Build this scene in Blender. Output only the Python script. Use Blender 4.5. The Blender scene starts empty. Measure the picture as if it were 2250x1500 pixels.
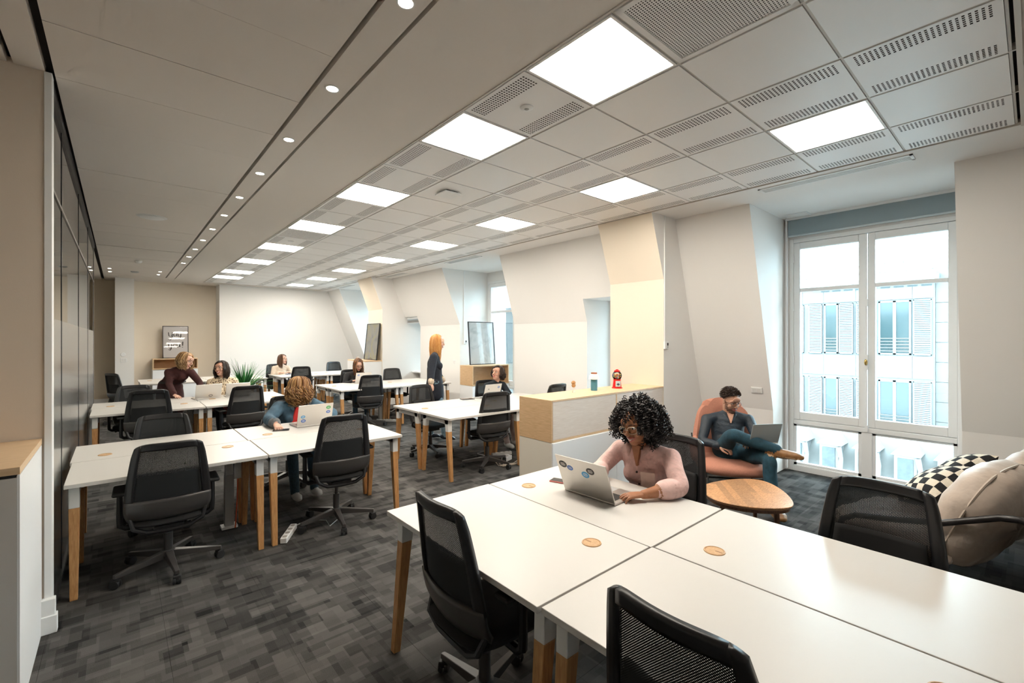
import bpy, bmesh, math, random
import numpy as np
from mathutils import Vector, Matrix, Euler
random.seed(7)
SC = bpy.context.scene
COL = SC.collection
PI = math.pi

# ------------------------------------------------------------------ camera
cam_d = bpy.data.cameras.new('camera')
cam = bpy.data.objects.new('camera', cam_d)
COL.objects.link(cam)
cam.location = (0, 0, 1.65)
cam.rotation_euler = (PI / 2, 0, -math.atan(864 / 996))
cam_d.sensor_width = 36
cam_d.lens = 996 / 2250 * 36
cam_d.shift_y = -6 / 2250
cam_d.clip_start = 0.05
cam_d.clip_end = 300
SC.camera = cam

# ------------------------------------------------------------------ light
world = bpy.data.worlds.new('world')
SC.world = world
world.use_nodes = True
WN = world.node_tree.nodes
WN['Background'].inputs[0].default_value = (0.66, 0.87, 1.0, 1)
WN['Background'].inputs[1].default_value = 12.5
sun_d = bpy.data.lights.new('sun', 'SUN')
sun_d.energy = 3.0
sun_d.angle = math.radians(6)
sun_d.color = (1.0, 0.93, 0.84)
sun = bpy.data.objects.new('sun', sun_d)
sun.rotation_euler = Vector((-0.50, 0.72, -0.42)).to_track_quat('-Z', 'Y').to_euler()
sun.location = (20, -20, 20)
COL.objects.link(sun)
PANEL_EMIT = 19.0
DOWN_EMIT = 45.0
SC.view_settings.view_transform = 'Standard'
SC.view_settings.look = 'None'
SC.view_settings.exposure = 0.80
SC.view_settings.gamma = 1.0
SC.view_settings.use_curve_mapping = False
SC.cycles.use_denoising = True
SC.cycles.use_adaptive_sampling = True
SC.cycles.adaptive_threshold = 0.09
SC.cycles.adaptive_min_samples = 20
SC.cycles.max_bounces = 7
SC.cycles.diffuse_bounces = 4
SC.cycles.glossy_bounces = 3
SC.cycles.transmission_bounces = 8
SC.cycles.transparent_max_bounces = 12
SC.cycles.sample_clamp_indirect = 4.0
SC.cycles.caustics_reflective = False
SC.cycles.caustics_refractive = False

# ------------------------------------------------------------------ materials
MATS = {}


def mat(name, col, rough=0.5, metal=0.0, noise=0.0, nscale=20.0, bump=0.0, bscale=200.0, spec=0.5,
        emit=0.0, alpha=1.0, sheen=0.0, stretch=None, col2=None, coord='Object'):
    if name in MATS:
        return MATS[name]
    m = bpy.data.materials.new(name)
    m.use_nodes = True
    nt = m.node_tree
    b = nt.nodes['Principled BSDF']
    b.inputs['Base Color'].default_value = (*col, 1)
    b.inputs['Roughness'].default_value = rough
    b.inputs['Metallic'].default_value = metal
    b.inputs['Specular IOR Level'].default_value = spec
    if sheen:
        b.inputs['Sheen Weight'].default_value = sheen
    if emit:
        b.inputs['Emission Color'].default_value = (*col, 1)
        b.inputs['Emission Strength'].default_value = emit
    if alpha < 1:
        b.inputs['Alpha'].default_value = alpha
    if noise or bump:
        tc = nt.nodes.new('ShaderNodeTexCoord')
        mp = nt.nodes.new('ShaderNodeMapping')
        nt.links.new(tc.outputs[coord], mp.inputs[0])
        if stretch:
            mp.inputs['Scale'].default_value = stretch
    if noise:
        n = nt.nodes.new('ShaderNodeTexNoise')
        n.inputs['Scale'].default_value = nscale
        n.inputs['Detail'].default_value = 6
        nt.links.new(mp.outputs[0], n.inputs[0])
        r = nt.nodes.new('ShaderNodeValToRGB')
        c2 = col2 if col2 else tuple(max(0, c * (1 - noise)) for c in col)
        r.color_ramp.elements[0].position = 0.35
        r.color_ramp.elements[1].position = 0.65
        r.color_ramp.elements[0].color = (*c2, 1)
        r.color_ramp.elements[1].color = (*col, 1)
        nt.links.new(n.outputs[0], r.inputs[0])
        nt.links.new(r.outputs[0], b.inputs['Base Color'])
    if bump:
        n2 = nt.nodes.new('ShaderNodeTexNoise')
        n2.inputs['Scale'].default_value = bscale
        n2.inputs['Detail'].default_value = 3
        nt.links.new(mp.outputs[0], n2.inputs[0])
        bp = nt.nodes.new('ShaderNodeBump')
        bp.inputs['Strength'].default_value = bump
        bp.inputs['Distance'].default_value = 0.02
        nt.links.new(n2.outputs[0], bp.inputs['Height'])
        nt.links.new(bp.outputs[0], b.inputs['Normal'])
    MATS[name] = m
    return m


def wood(name, c1, c2, scale=(1, 12, 1), rough=0.45, dist=3.0):
    if name in MATS:
        return MATS[name]
    m = bpy.data.materials.new(name)
    m.use_nodes = True
    nt = m.node_tree
    b = nt.nodes['Principled BSDF']
    tc = nt.nodes.new('ShaderNodeTexCoord')
    mp = nt.nodes.new('ShaderNodeMapping')
    mp.inputs['Scale'].default_value = scale
    nt.links.new(tc.outputs['Object'], mp.inputs[0])
    n = nt.nodes.new('ShaderNodeTexNoise')
    n.inputs['Scale'].default_value = 9
    n.inputs['Detail'].default_value = 8
    n.inputs['Distortion'].default_value = dist * 0.2
    nt.links.new(mp.outputs[0], n.inputs[0])
    r = nt.nodes.new('ShaderNodeValToRGB')
    r.color_ramp.elements[0].position = 0.3
    r.color_ramp.elements[1].position = 0.7
    r.color_ramp.elements[0].color = (*c1, 1)
    r.color_ramp.elements[1].color = (*c2, 1)
    nt.links.new(n.outputs[0], r.inputs[0])
    nt.links.new(r.outputs[0], b.inputs['Base Color'])
    b.inputs['Roughness'].default_value = rough
    MATS[name] = m
    return m


def thin_glass(name, tint=(1, 1, 1), refl=0.12, frost=0.0, frost_col=(0.5, 0.55, 0.55)):
    """window pane: mostly clear, some mirror reflection growing towards grazing, optional frosted film"""
    m = bpy.data.materials.new(name)
    m.use_nodes = True
    nt = m.node_tree
    nt.nodes.remove(nt.nodes['Principled BSDF'])
    out = nt.nodes['Material Output']
    tr = nt.nodes.new('ShaderNodeBsdfTransparent')
    tr.inputs[0].default_value = (*tint, 1)
    gl = nt.nodes.new('ShaderNodeBsdfGlossy')
    gl.inputs['Roughness'].default_value = 0.02 if not frost else 0.22
    lw = nt.nodes.new('ShaderNodeFresnel')
    lw.inputs[0].default_value = 1.5
    mt = nt.nodes.new('ShaderNodeMath')
    mt.operation = 'MULTIPLY'
    mt.inputs[1].default_value = refl / 0.12
    mt.use_clamp = True
    nt.links.new(lw.outputs[0], mt.inputs[0])
    mx = nt.nodes.new('ShaderNodeMixShader')
    nt.links.new(mt.outputs[0], mx.inputs[0])
    base = tr
    if frost:
        df = nt.nodes.new('ShaderNodeBsdfDiffuse')
        df.inputs[0].default_value = (*frost_col, 1)
        mx2 = nt.nodes.new('ShaderNodeMixShader')
        mx2.inputs[0].default_value = frost
        nt.links.new(tr.outputs[0], mx2.inputs[1])
        nt.links.new(df.outputs[0], mx2.inputs[2])
        base = mx2
    nt.links.new(base.outputs[0], mx.inputs[1])
    nt.links.new(gl.outputs[0], mx.inputs[2])
    nt.links.new(mx.outputs[0], out.inputs[0])
    MATS[name] = m
    return m


def mesh_fabric(name, col, open_=0.35, scale=500.0):
    """knitted chair mesh: dark threads with real see-through holes"""
    m = bpy.data.materials.new(name)
    m.use_nodes = True
    nt = m.node_tree
    b = nt.nodes['Principled BSDF']
    b.inputs['Base Color'].default_value = (*col, 1)
    b.inputs['Roughness'].default_value = 0.8
    out = nt.nodes['Material Output']
    tc = nt.nodes.new('ShaderNodeTexCoord')
    mp = nt.nodes.new('ShaderNodeMapping')
    mp.inputs['Rotation'].default_value = (0, math.radians(45), 0)
    nt.links.new(tc.outputs['Object'], mp.inputs[0])
    sp = nt.nodes.new('ShaderNodeSeparateXYZ')
    nt.links.new(mp.outputs[0], sp.inputs[0])
    hs = []
    for ax in (0, 2):
        s = nt.nodes.new('ShaderNodeMath')
        s.operation = 'MULTIPLY'
        s.inputs[1].default_value = scale
        nt.links.new(sp.outputs[ax], s.inputs[0])
        f = nt.nodes.new('ShaderNodeMath')
        f.operation = 'SINE'
        nt.links.new(s.outputs[0], f.inputs[0])
        g = nt.nodes.new('ShaderNodeMath')
        g.operation = 'GREATER_THAN'
        g.inputs[1].default_value = math.cos(PI * math.sqrt(open_))
        nt.links.new(f.outputs[0], g.inputs[0])
        hs.append(g)
    mu = nt.nodes.new('ShaderNodeMath')
    mu.operation = 'MULTIPLY'
    nt.links.new(hs[0].outputs[0], mu.inputs[0])
    nt.links.new(hs[1].outputs[0], mu.inputs[1])
    tr = nt.nodes.new('ShaderNodeBsdfTransparent')
    mx = nt.nodes.new('ShaderNodeMixShader')
    nt.links.new(mu.outputs[0], mx.inputs[0])
    nt.links.new(b.outputs[0], mx.inputs[1])
    nt.links.new(tr.outputs[0], mx.inputs[2])
    nt.links.new(mx.outputs[0], out.inputs[0])
    MATS[name] = m
    return m


def carpet_mat():
    m = bpy.data.materials.new('carpet')
    m.use_nodes = True
    nt = m.node_tree
    b = nt.nodes['Principled BSDF']
    b.inputs['Roughness'].default_value = 0.95
    b.inputs['Specular IOR Level'].default_value = 0.1
    geo = nt.nodes.new('ShaderNodeNewGeometry')

    def brick(scale, w, h, off, loc, rot=0):
        mp = nt.nodes.new('ShaderNodeMapping')
        mp.inputs['Location'].default_value = loc
        mp.inputs['Rotation'].default_value = (0, 0, rot)
        nt.links.new(geo.outputs['Position'], mp.inputs[0])
        k = nt.nodes.new('ShaderNodeTexBrick')
        k.inputs['Color1'].default_value = (0, 0, 0, 1)
        k.inputs['Color2'].default_value = (1, 1, 1, 1)
        k.inputs['Mortar'].default_value = (0.5, 0.5, 0.5, 1)
        k.inputs['Scale'].default_value = scale
        k.inputs['Mortar Size'].default_value = 0.0
        k.inputs['Brick Width'].default_value = w
        k.inputs['Row Height'].default_value = h
        k.offset = off
        nt.links.new(mp.outputs[0], k.inputs[0])
        return k
    k1 = brick(1.0, 0.125, 0.10, 0.5, (0.03, 0.07, 0))
    k2 = brick(1.0, 0.25, 0.05, 0.37, (0.4, 0.9, 0))
    k3 = brick(1.0, 0.085, 0.2, 0.5, (1.1, 0.2, 0))
    a = nt.nodes.new('ShaderNodeMixRGB')
    a.inputs[0].default_value = 0.42
    nt.links.new(k1.outputs[0], a.inputs[1])
    nt.links.new(k2.outputs[0], a.inputs[2])
    a2 = nt.nodes.new('ShaderNodeMixRGB')
    a2.inputs[0].default_value = 0.28
    nt.links.new(a.outputs[0], a2.inputs[1])
    nt.links.new(k3.outputs[0], a2.inputs[2])
    n = nt.nodes.new('ShaderNodeTexNoise')
    n.inputs['Scale'].default_value = 420
    n.inputs['Detail'].default_value = 2
    nt.links.new(geo.outputs['Position'], n.inputs[0])
    n3 = nt.nodes.new('ShaderNodeTexNoise')
    n3.inputs['Scale'].default_value = 2.2
    n3.inputs['Detail'].default_value = 4
    nt.links.new(geo.outputs['Position'], n3.inputs[0])
    a3 = nt.nodes.new('ShaderNodeMixRGB')
    a3.inputs[0].default_value = 0.22
    nt.links.new(a2.outputs[0], a3.inputs[1])
    nt.links.new(n3.outputs[0], a3.inputs[2])
    a4 = nt.nodes.new('ShaderNodeMixRGB')
    a4.blend_type = 'OVERLAY'
    a4.inputs[0].default_value = 0.75
    nt.links.new(a3.outputs[0], a4.inputs[1])
    nt.links.new(n.outputs[0], a4.inputs[2])
    r = nt.nodes.new('ShaderNodeValToRGB')
    r.color_ramp.elements[0].position = 0.15
    r.color_ramp.elements[1].position = 0.85
    r.color_ramp.elements[0].color = (0.014, 0.014, 0.0145, 1)
    r.color_ramp.elements[1].color = (0.14, 0.134, 0.128, 1)
    nt.links.new(a4.outputs[0], r.inputs[0])
    nt.links.new(r.outputs[0], b.inputs['Base Color'])
    bp = nt.nodes.new('ShaderNodeBump')
    bp.inputs['Strength'].default_value = 0.6
    bp.inputs['Distance'].default_value = 0.004
    nt.links.new(n.outputs[0], bp.inputs['Height'])
    nt.links.new(bp.outputs[0], b.inputs['Normal'])
    MATS['carpet'] = m
    return m


M_WALL = mat('wall_paint', (0.88, 0.865, 0.845), 0.9, bump=0.03, bscale=150)
M_WARMLIT = mat('warm_lit_wall', (0.82, 0.735, 0.62), 0.9, bump=0.03, bscale=150)  # white wall with the warm lamp tint put into its colour
M_SAND = mat('sand_paint', (0.66, 0.575, 0.46), 0.9, bump=0.03, bscale=150)
M_TRIM = mat('white_trim', (0.90, 0.91, 0.91), 0.5)
M_CEIL = mat('ceiling_paint', (0.76, 0.705, 0.65), 0.85, bump=0.02, bscale=200)
M_TILE = mat('tile_metal', (0.93, 0.92, 0.91), 0.38)
M_GRID = mat('grid_bar', (0.62, 0.58, 0.53), 0.5)
M_DARK = mat('dark_void', (0.012, 0.012, 0.012), 0.9)
M_BLACK = mat('black_plastic', (0.012, 0.012, 0.014), 0.38)
M_PLATE = mat('plate_plastic', (0.055, 0.051, 0.050), 0.32)
M_SEATF = mat('seat_fabric', (0.010, 0.010, 0.011), 0.9, bump=0.3, bscale=600)
M_MESH = mesh_fabric('chair_mesh', (0.010, 0.012, 0.014), 0.065, 1250.0)
M_DESK = mat('desk_white', (0.68, 0.655, 0.625), 0.34)
M_WMETAL = mat('white_metal', (0.80, 0.80, 0.79), 0.4)
M_LEG = wood('leg_oak', (0.44, 0.205, 0.070), (0.62, 0.335, 0.135), (14, 14, 1.2), 0.45)
M_OAK = wood('oak_veneer', (0.56, 0.36, 0.19), (0.70, 0.48, 0.28), (1.2, 1.2, 16), 0.45)
M_OAKX = wood('oak_top', (0.66, 0.45, 0.26), (0.78, 0.57, 0.36), (1.2, 14, 14), 0.4)
M_ASH = wood('ash_panel', (0.70, 0.60, 0.52), (0.80, 0.72, 0.65), (0.9, 10, 18), 0.5)
M_OAKD = wood('oak_dark', (0.34, 0.18, 0.08), (0.48, 0.27, 0.13), (1.2, 1.2, 14), 0.5)
M_WALNUT = wood('walnut', (0.36, 0.17, 0.07), (0.66, 0.40, 0.22), (2.0, 9, 9), 0.32)
M_WALNUTD = wood('walnut_leg', (0.10, 0.045, 0.02), (0.20, 0.09, 0.045), (10, 10, 1.5), 0.4)
M_WHITELAM = mat('white_laminate', (0.88, 0.89, 0.90), 0.4)
M_CREAMLAM = mat('cream_laminate', (0.74, 0.69, 0.60), 0.45)
M_ALU = mat('aluminium', (0.72, 0.69, 0.65), 0.34, 0.85)
M_SCREEN = mat('screen_dark', (0.01, 0.01, 0.012), 0.15)
M_KEYS = mat('keys_dark', (0.02, 0.02, 0.02), 0.5)
M_EMIT = mat('panel_light', (1.0, 0.92, 0.80), 0.5, emit=PANEL_EMIT)
M_EMITD = mat('downlight_lens', (1.0, 0.88, 0.70), 0.5, emit=DOWN_EMIT)
M_GLASS = thin_glass('window_glass', (0.97, 1.0, 0.99), 0.10)
M_PART = thin_glass('partition_glass', (0.80, 0.82, 0.78), 0.30)
M_FROST = thin_glass('frosted_film', (0.55, 0.60, 0.57), 0.16, 0.80, (0.50, 0.53, 0.50))
M_BLIND = mat('blind_fabric', (0.30, 0.37, 0.40), 0.85)
M_CARPET = carpet_mat()
M_GREYBOX = mat('grey_box', (0.45, 0.45, 0.44), 0.5)
M_CABLE = mat('cable_grey', (0.5, 0.5, 0.48), 0.5)
M_RUBBER = mat('rubber', (0.015, 0.015, 0.016), 0.6)


# ------------------------------------------------------------------ mesh helpers
class MB:
    def __init__(self):
        self.v, self.f, self.m = [], [], []

    def add(self, vs, fs, mi=0, M=None):
        o = len(self.v)
        if M is not None:
            vs = [tuple(M @ Vector(p)) for p in vs]
        self.v += [tuple(p) for p in vs]
        self.f += [tuple(i + o for i in f) for f in fs]
        self.m += [mi] * len(fs)
        return self

    def box(self, x0, x1, y0, y1, z0, z1, mi=0, M=None):
        vs = [(x0, y0, z0), (x1, y0, z0), (x1, y1, z0), (x0, y1, z0), (x0, y0, z1), (x1, y0, z1), (x1, y1, z1), (x0, y1, z1)]
        fs = [(3, 2, 1, 0), (4, 5, 6, 7), (0, 1, 5, 4), (1, 2, 6, 5), (2, 3, 7, 6), (3, 0, 4, 7)]
        return self.add(vs, fs, mi, M)

    def hexa(self, bot, top, mi=0, M=None):
        """bot, top: four points each, same winding"""
        fs = [(3, 2, 1, 0), (4, 5, 6, 7), (0, 1, 5, 4), (1, 2, 6, 5), (2, 3, 7, 6), (3, 0, 4, 7)]
        return self.add(list(bot) + list(top), fs, mi, M)

    def prism(self, poly, a0, a1, axis='z', mi=0, M=None):
        n = len(poly)

        def pt(p, a):
            return {'z': (p[0], p[1], a), 'y': (p[0], a, p[1]), 'x': (a, p[0], p[1])}[axis]
        vs = [pt(p, a0) for p in poly] + [pt(p, a1) for p in poly]
        fs = [tuple(range(n))[::-1], tuple(range(n, 2 * n))] + [(i, (i + 1) % n, n + (i + 1) % n, n + i) for i in range(n)]
        return self.add(vs, fs, mi, M)

    def lathe(self, prof, n=20, mi=0, M=None, cap=True):
        vs, fs = [], []
        for r, z in prof:
            for k in range(n):
                a = 2 * PI * k / n
                vs.append((r * math.cos(a), r * math.sin(a), z))
        for i in range(len(prof) - 1):
            for k in range(n):
                k2 = (k + 1) % n
                fs.append((i * n + k, i * n + k2, (i + 1) * n + k2, (i + 1) * n + k))
        if cap:
            fs.append(tuple(range(n))[::-1])
            fs.append(tuple(range((len(prof) - 1) * n, len(prof) * n)))
        return self.add(vs, fs, mi, M)

    def cyl(self, p0, p1, r0, r1=None, n=10, mi=0, M=None):
        return self.tube([p0, p1], [r0, r0 if r1 is None else r1], n, mi, M)

    def tube(self, pts, rad, n=8, mi=0, M=None, flat=1.0, closed=False):
        pts = [Vector(p) for p in pts]
        if not hasattr(rad, '__len__'):
            rad = [rad] * len(pts)
        vs, fs = [], []
        t0 = (pts[1] - pts[0]).normalized()
        up = Vector((0, 0, 1)) if abs(t0.z) < 0.95 else Vector((0, 1, 0))
        nn = len(pts)
        for i, p in enumerate(pts):
            if closed:
                t = (pts[(i + 1) % nn] - pts[i - 1]).normalized()
            else:
                t = (pts[min(i + 1, nn - 1)] - pts[max(i - 1, 0)])
                t = t.normalized() if t.length > 1e-9 else t0
            s = t.cross(up)
            if s.length < 1e-4:
                s = t.cross(Vector((1, 0, 0)))
            s.normalize()
            u = s.cross(t).normalized()
            up = u
            for k in range(n):
                a = 2 * PI * k / n
                vs.append(tuple(p + s * (math.cos(a) * rad[i]) + u * (math.sin(a) * rad[i] * flat)))
        for i in range(nn if closed else nn - 1):
            j = (i + 1) % nn
            for k in range(n):
                k2 = (k + 1) % n
                fs.append((i * n + k, i * n + k2, j * n + k2, j * n + k))
        if not closed:
            fs.append(tuple(range(n))[::-1])
            fs.append(tuple(range((nn - 1) * n, nn * n)))
        return self.add(vs, fs, mi, M)

    def sphere(self, c, r, nu=14, nv=9, mi=0, M=None):
        if not hasattr(r, '__len__'):
            r = (r, r, r)
        vs, fs = [], []
        for i in range(1, nv):
            th = PI * i / nv
            for k in range(nu):
                a = 2 * PI * k / nu
                vs.append((c[0] + r[0] * math.sin(th) * math.cos(a), c[1] + r[1] * math.sin(th) * math.sin(a), c[2] + r[2] * math.cos(th)))
        vs.append((c[0], c[1], c[2] + r[2]))
        vs.append((c[0], c[1], c[2] - r[2]))
        T, B = len(vs) - 2, len(vs) - 1
        for i in range(nv - 2):
            for k in range(nu):
                k2 = (k + 1) % nu
                fs.append((i * nu + k, (i + 1) * nu + k, (i + 1) * nu + k2, i * nu + k2))
        for k in range(nu):
            k2 = (k + 1) % nu
            fs.append((T, k, k2))
            fs.append((B, (nv - 2) * nu + k2, (nv - 2) * nu + k))
        return self.add(vs, fs, mi, M)

    def grid(self, fn, nu, nv, mi=0, M=None, skip=None):
        vs = [fn(i / nu, j / nv) for j in range(nv + 1) for i in range(nu + 1)]
        fs = []
        for j in range(nv):
            for i in range(nu):
                if skip and skip((i + 0.5) / nu, (j + 0.5) / nv):
                    continue
                a = j * (nu + 1) + i
                fs.append((a, a + 1, a + nu + 2, a + nu + 1))
        return self.add(vs, fs, mi, M)

    def mesh(self, name, mats):
        me = bpy.data.meshes.new(name)
        me.from_pydata(self.v, [], self.f)
        for m in mats:
            me.materials.append(m)
        if len(mats) > 1:
            me.polygons.foreach_set('material_index', self.m)
        me.update()
        return me

    def build(self, name, mats, parent=None, smooth=False, bevel=0.0, solid=0.0, sub=0, seg=2, loc=None, rotz=None, fixn=True):
        if not isinstance(mats, (list, tuple)):
            mats = [mats]
        me = self.mesh(name, mats)
        if fixn:
            bm = bmesh.new()
            bm.from_mesh(me)
            bmesh.ops.recalc_face_normals(bm, faces=bm.faces)
            bm.to_mesh(me)
            bm.free()
        if smooth:
            me.polygons.foreach_set('use_smooth', [True] * len(me.polygons))
        o = bpy.data.objects.new(name, me)
        COL.objects.link(o)
        if parent:
            o.parent = parent
        if loc is not None:
            o.location = loc
        if rotz is not None:
            o.rotation_euler = (0, 0, rotz)
        if solid:
            s = o.modifiers.new('solid', 'SOLIDIFY')
            s.thickness = solid
            s.offset = 0
        if bevel:
            w = o.modifiers.new('bevel', 'BEVEL')
            w.width = bevel
            w.segments = seg
            w.limit_method = 'ANGLE'
            w.angle_limit = math.radians(40)
        if sub:
            w = o.modifiers.new('sub', 'SUBSURF')
            w.levels = w.render_levels = sub
        if smooth and not sub:
            try:
                me.set_sharp_from_angle(angle=math.radians(40))
            except Exception:
                pass
        return o


def tag(o, label=None, cat=None, group=None, kind=None):
    if label:
        o['label'] = label
    if cat:
        o['category'] = cat
    if group:
        o['group'] = group
    if kind:
        o['kind'] = kind
    return o


def thing(name, label, cat, loc=(0, 0, 0), rotz=0.0, group=None):
    o = bpy.data.objects.new(name, None)
    o.empty_display_size = 0.1
    COL.objects.link(o)
    o.location = loc
    o.rotation_euler = (0, 0, rotz)
    return tag(o, label, cat, group)


def copy_tree(o, parent=None):
    c = o.copy()
    COL.objects.link(c)
    c.parent = parent
    for ch in [x for x in o.children]:
        copy_tree(ch, c)
    return c


def struct(name, mb, mats, parent=None, label=None, **kw):
    o = mb.build(name, mats, parent, **kw)
    if parent is None:
        o['kind'] = 'structure'
    if label:
        o['label'] = label
    return o


def Tm(loc=(0, 0, 0), rot=(0, 0, 0), sc=(1, 1, 1)):
    return Matrix.Translation(loc) @ Euler(rot).to_matrix().to_4x4() @ Matrix.Diagonal((*sc, 1))


def arc(c, r, a0, a1, n, z):
    return [(c[0] + r * math.cos(a0 + (a1 - a0) * i / n), c[1] + r * math.sin(a0 + (a1 - a0) * i / n), z) for i in range(n + 1)]


ORD = ['first', 'second', 'third', 'fourth', 'fifth', 'sixth', 'seventh', 'eighth', 'ninth', 'tenth', 'eleventh', 'twelfth', 'thirteenth', 'fourteenth']
# ================================================================== STRUCTURE
ZC = 3.155
XW = 6.45      # window plane
XO = 6.95      # outer face of the facade wall

# ---- floor
mb = MB()
mb.box(-2.4, XO, -2.8, 16.0, -0.12, -0.012)
floor = struct('floor', mb, mat('screed', (0.03, 0.03, 0.032), 0.9))
TS = 0.5
tile_me = None
cells = []
S_, C_ = math.sin(math.atan(864 / 996)), math.cos(math.atan(864 / 996))
for i in range(-4, 14):
    for j in range(-5, 32):
        x0, y0 = -0.30 + i * TS, -0.05 + j * TS
        if x0 + TS > XO or y0 + TS > 15.9 or x0 < -2.4:
            continue
        cx, cy = x0 + TS / 2, y0 + TS / 2
        d = cx * S_ + cy * C_
        r = cx * C_ - cy * S_
        if d < 0.6:
            vis = 99
        else:
            u, v = r / d * 996, 1.65 / d * 996
            vis = d if (abs(u) < 1200 and v < 790) else 99
        if x0 < -0.4 and y0 > 3.5:
            vis += 50
        cells.append((vis, x0, y0))
cells.sort()
tmb = MB().box(0, TS - 0.0012, 0, TS - 0.0012, -0.012, 0)
tile_me = tmb.mesh('carpet_tile', [M_CARPET])
rest = MB()
for k, (vis, x0, y0) in enumerate(cells):
    if k < 290 and vis < 50:
        o = bpy.data.objects.new('carpet_tile', tile_me)
        COL.objects.link(o)
        o.location = (x0, y0, 0)
        o.parent = floor
    else:
        rest.box(x0, x0 + TS - 0.0012, y0, y0 + TS - 0.0012, -0.012, 0)
o = rest.build('carpet_field', M_CARPET, floor)
o['kind'] = 'stuff'

# ---- ceiling: dark void slab above, panels below it leaving shadow gaps
mb = MB()
mb.box(-2.4, XO, -2.8, 16.0, ZC + 0.05, ZC + 0.25)
ceiling = struct('ceiling', mb, M_DARK)


def cpart(name, mb, mats, **kw):
    return mb.build(name, mats, ceiling, **kw)


# left bay: long plain metal panels, with a shadow gap either side
xl0, xl1 = -0.275, 0.868
ys = [-2.8] + [0.01 + 0.612 * k for k in range(-4, 24)]
for k in range(len(ys) - 1):
    a, b = ys[k] + 0.002, ys[k + 1] - 0.002
    dz = random.uniform(-0.0015, 0.0015)
    cpart('ceiling_panel', MB().box(xl0, xl1, a, b, ZC + dz, ZC + 0.05), M_CEIL)
cpart('ceiling_border', MB().box(-0.275, 1.075, ys[-1], 15.9, ZC - 0.002, ZC + 0.05), M_CEIL)
cpart('ceiling_panel', MB().box(-2.4, -0.46, -2.8, 3.7, ZC, ZC + 0.05), M_CEIL)
cpart('ceiling_panel', MB().box(-0.435, -0.315, -2.8, 3.7, ZC, ZC + 0.05), M_CEIL)
cpart('ceiling_panel', MB().box(-2.4, -0.33, 3.72, 15.9, ZC, ZC + 0.05), M_CEIL)
# strip that carries the downlights
cpart('downlight_strip', MB().box(0.892, 1.052, -2.8, ys[-1] - 0.02, ZC - 0.004, ZC + 0.05), M_CEIL)
# plain band beside the tile grid, and the band by the windows
cpart('plain_band', MB().box(1.072, 1.693, -2.8, 15.9, ZC - 0.006, ZC + 0.05), M_CEIL)
cpart('window_band', MB().box(4.765, XO, -2.8, 15.9, ZC - 0.002, ZC + 0.05), M_WALL)
cpart('end_band', MB().box(1.693, 4.765, 14.46, 15.9, ZC - 0.004, ZC + 0.05), M_CEIL)
cpart('near_band', MB().box(1.693, 4.765, -2.8, 0.055, ZC - 0.004, ZC + 0.05), M_CEIL)

# tile grid
GX = [1.712 + 0.6075 * i for i in range(6)]
NR = 24
GY = [0.083 + 0.5965 * j for j in range(NR + 1)]
TX, TY = 0.6075, 0.5965
for x in GX:
    cpart('grid_bar', MB().box(x - 0.008, x + 0.008, GY[0] - 0.02, GY[-1] + 0.008, ZC + 0.001, ZC + 0.04), M_GRID)
for y in GY:
    cpart('grid_bar', MB().box(GX[0], GX[-1], y - 0.006, y + 0.006, ZC + 0.002, ZC + 0.04), M_GRID)
cpart('grid_frame', MB().box(1.693, 1.704, 0.055, 14.46, ZC - 0.012, ZC + 0.04).box(4.752, 4.765, 0.055, 14.46, ZC - 0.012, ZC + 0.04)
      .box(1.693, 4.765, 0.04, 0.062, ZC - 0.02, ZC + 0.04), M_GRID)


def plain_tile():
    return MB().box(0.010, TX - 0.010, 0.008, TY - 0.008, ZC - 0.004, ZC + 0.03).mesh('ceiling_tile', [M_TILE])


def perf_tile():
    """steel tile with two bands of punched slots, real openings with a dark liner above"""
    mb = MB()
    x0, x1, y0, y1 = 0.010, TX - 0.010, 0.008, TY - 0.008
    z = ZC - 0.004
    b = 0.03
    bands = [(x0 + 0.022, x0 + 0.142), (x1 - 0.142, x1 - 0.022)]
    ya, yb = y0 + b, y1 - b

    def q(a, c, d, e, zz=z, mi=0):
        mb.add([(a, d, zz), (c, d, zz), (c, e, zz), (a, e, zz)], [(0, 1, 2, 3)], mi)
    q(x0, x1, y0, ya)
    q(x0, x1, yb, y1)
    q(x0, bands[0][0], ya, yb)
    q(bands[0][1], bands[1][0], ya, yb)
    q(bands[1][1], x1, ya, yb)
    NC, NRW = 6, 24
    for (c0, c1) in bands:
        dx, dy = (c1 - c0) / NC, (yb - ya) / NRW
        for i in range(NC):
            for j in range(NRW):
                ax, ay = c0 + i * dx, ya + j * dy
                hx0, hx1, hy0, hy1 = ax + dx * 0.18, ax + dx * 0.82, ay + dy * 0.26, ay + dy * 0.74
                q(ax, ax + dx, ay, hy0)
                q(ax, ax + dx, hy1, ay + dy)
                q(ax, hx0, hy0, hy1)
                q(hx1, ax + dx, hy0, hy1)
        q(c0 - 0.004, c1 + 0.004, ya - 0.004, yb + 0.004, z + 0.008, 1)
    # rim
    for (a, c, d, e) in ((x0, x1, y0, y0), (x0, x1, y1, y1)):
        mb.add([(a, d, z), (c, d, z), (c, d, z + 0.03), (a, d, z + 0.03)], [(0, 1, 2, 3)], 0)
    for xx in (x0, x1):
        mb.add([(xx, y0, z), (xx, y1, z), (xx, y1, z + 0.03), (xx, y0, z + 0.03)], [(0, 1, 2, 3)], 0)
    return mb.mesh('perforated_tile', [M_TILE, mat('liner', (0.10, 0.09, 0.085), 0.95)])


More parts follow.
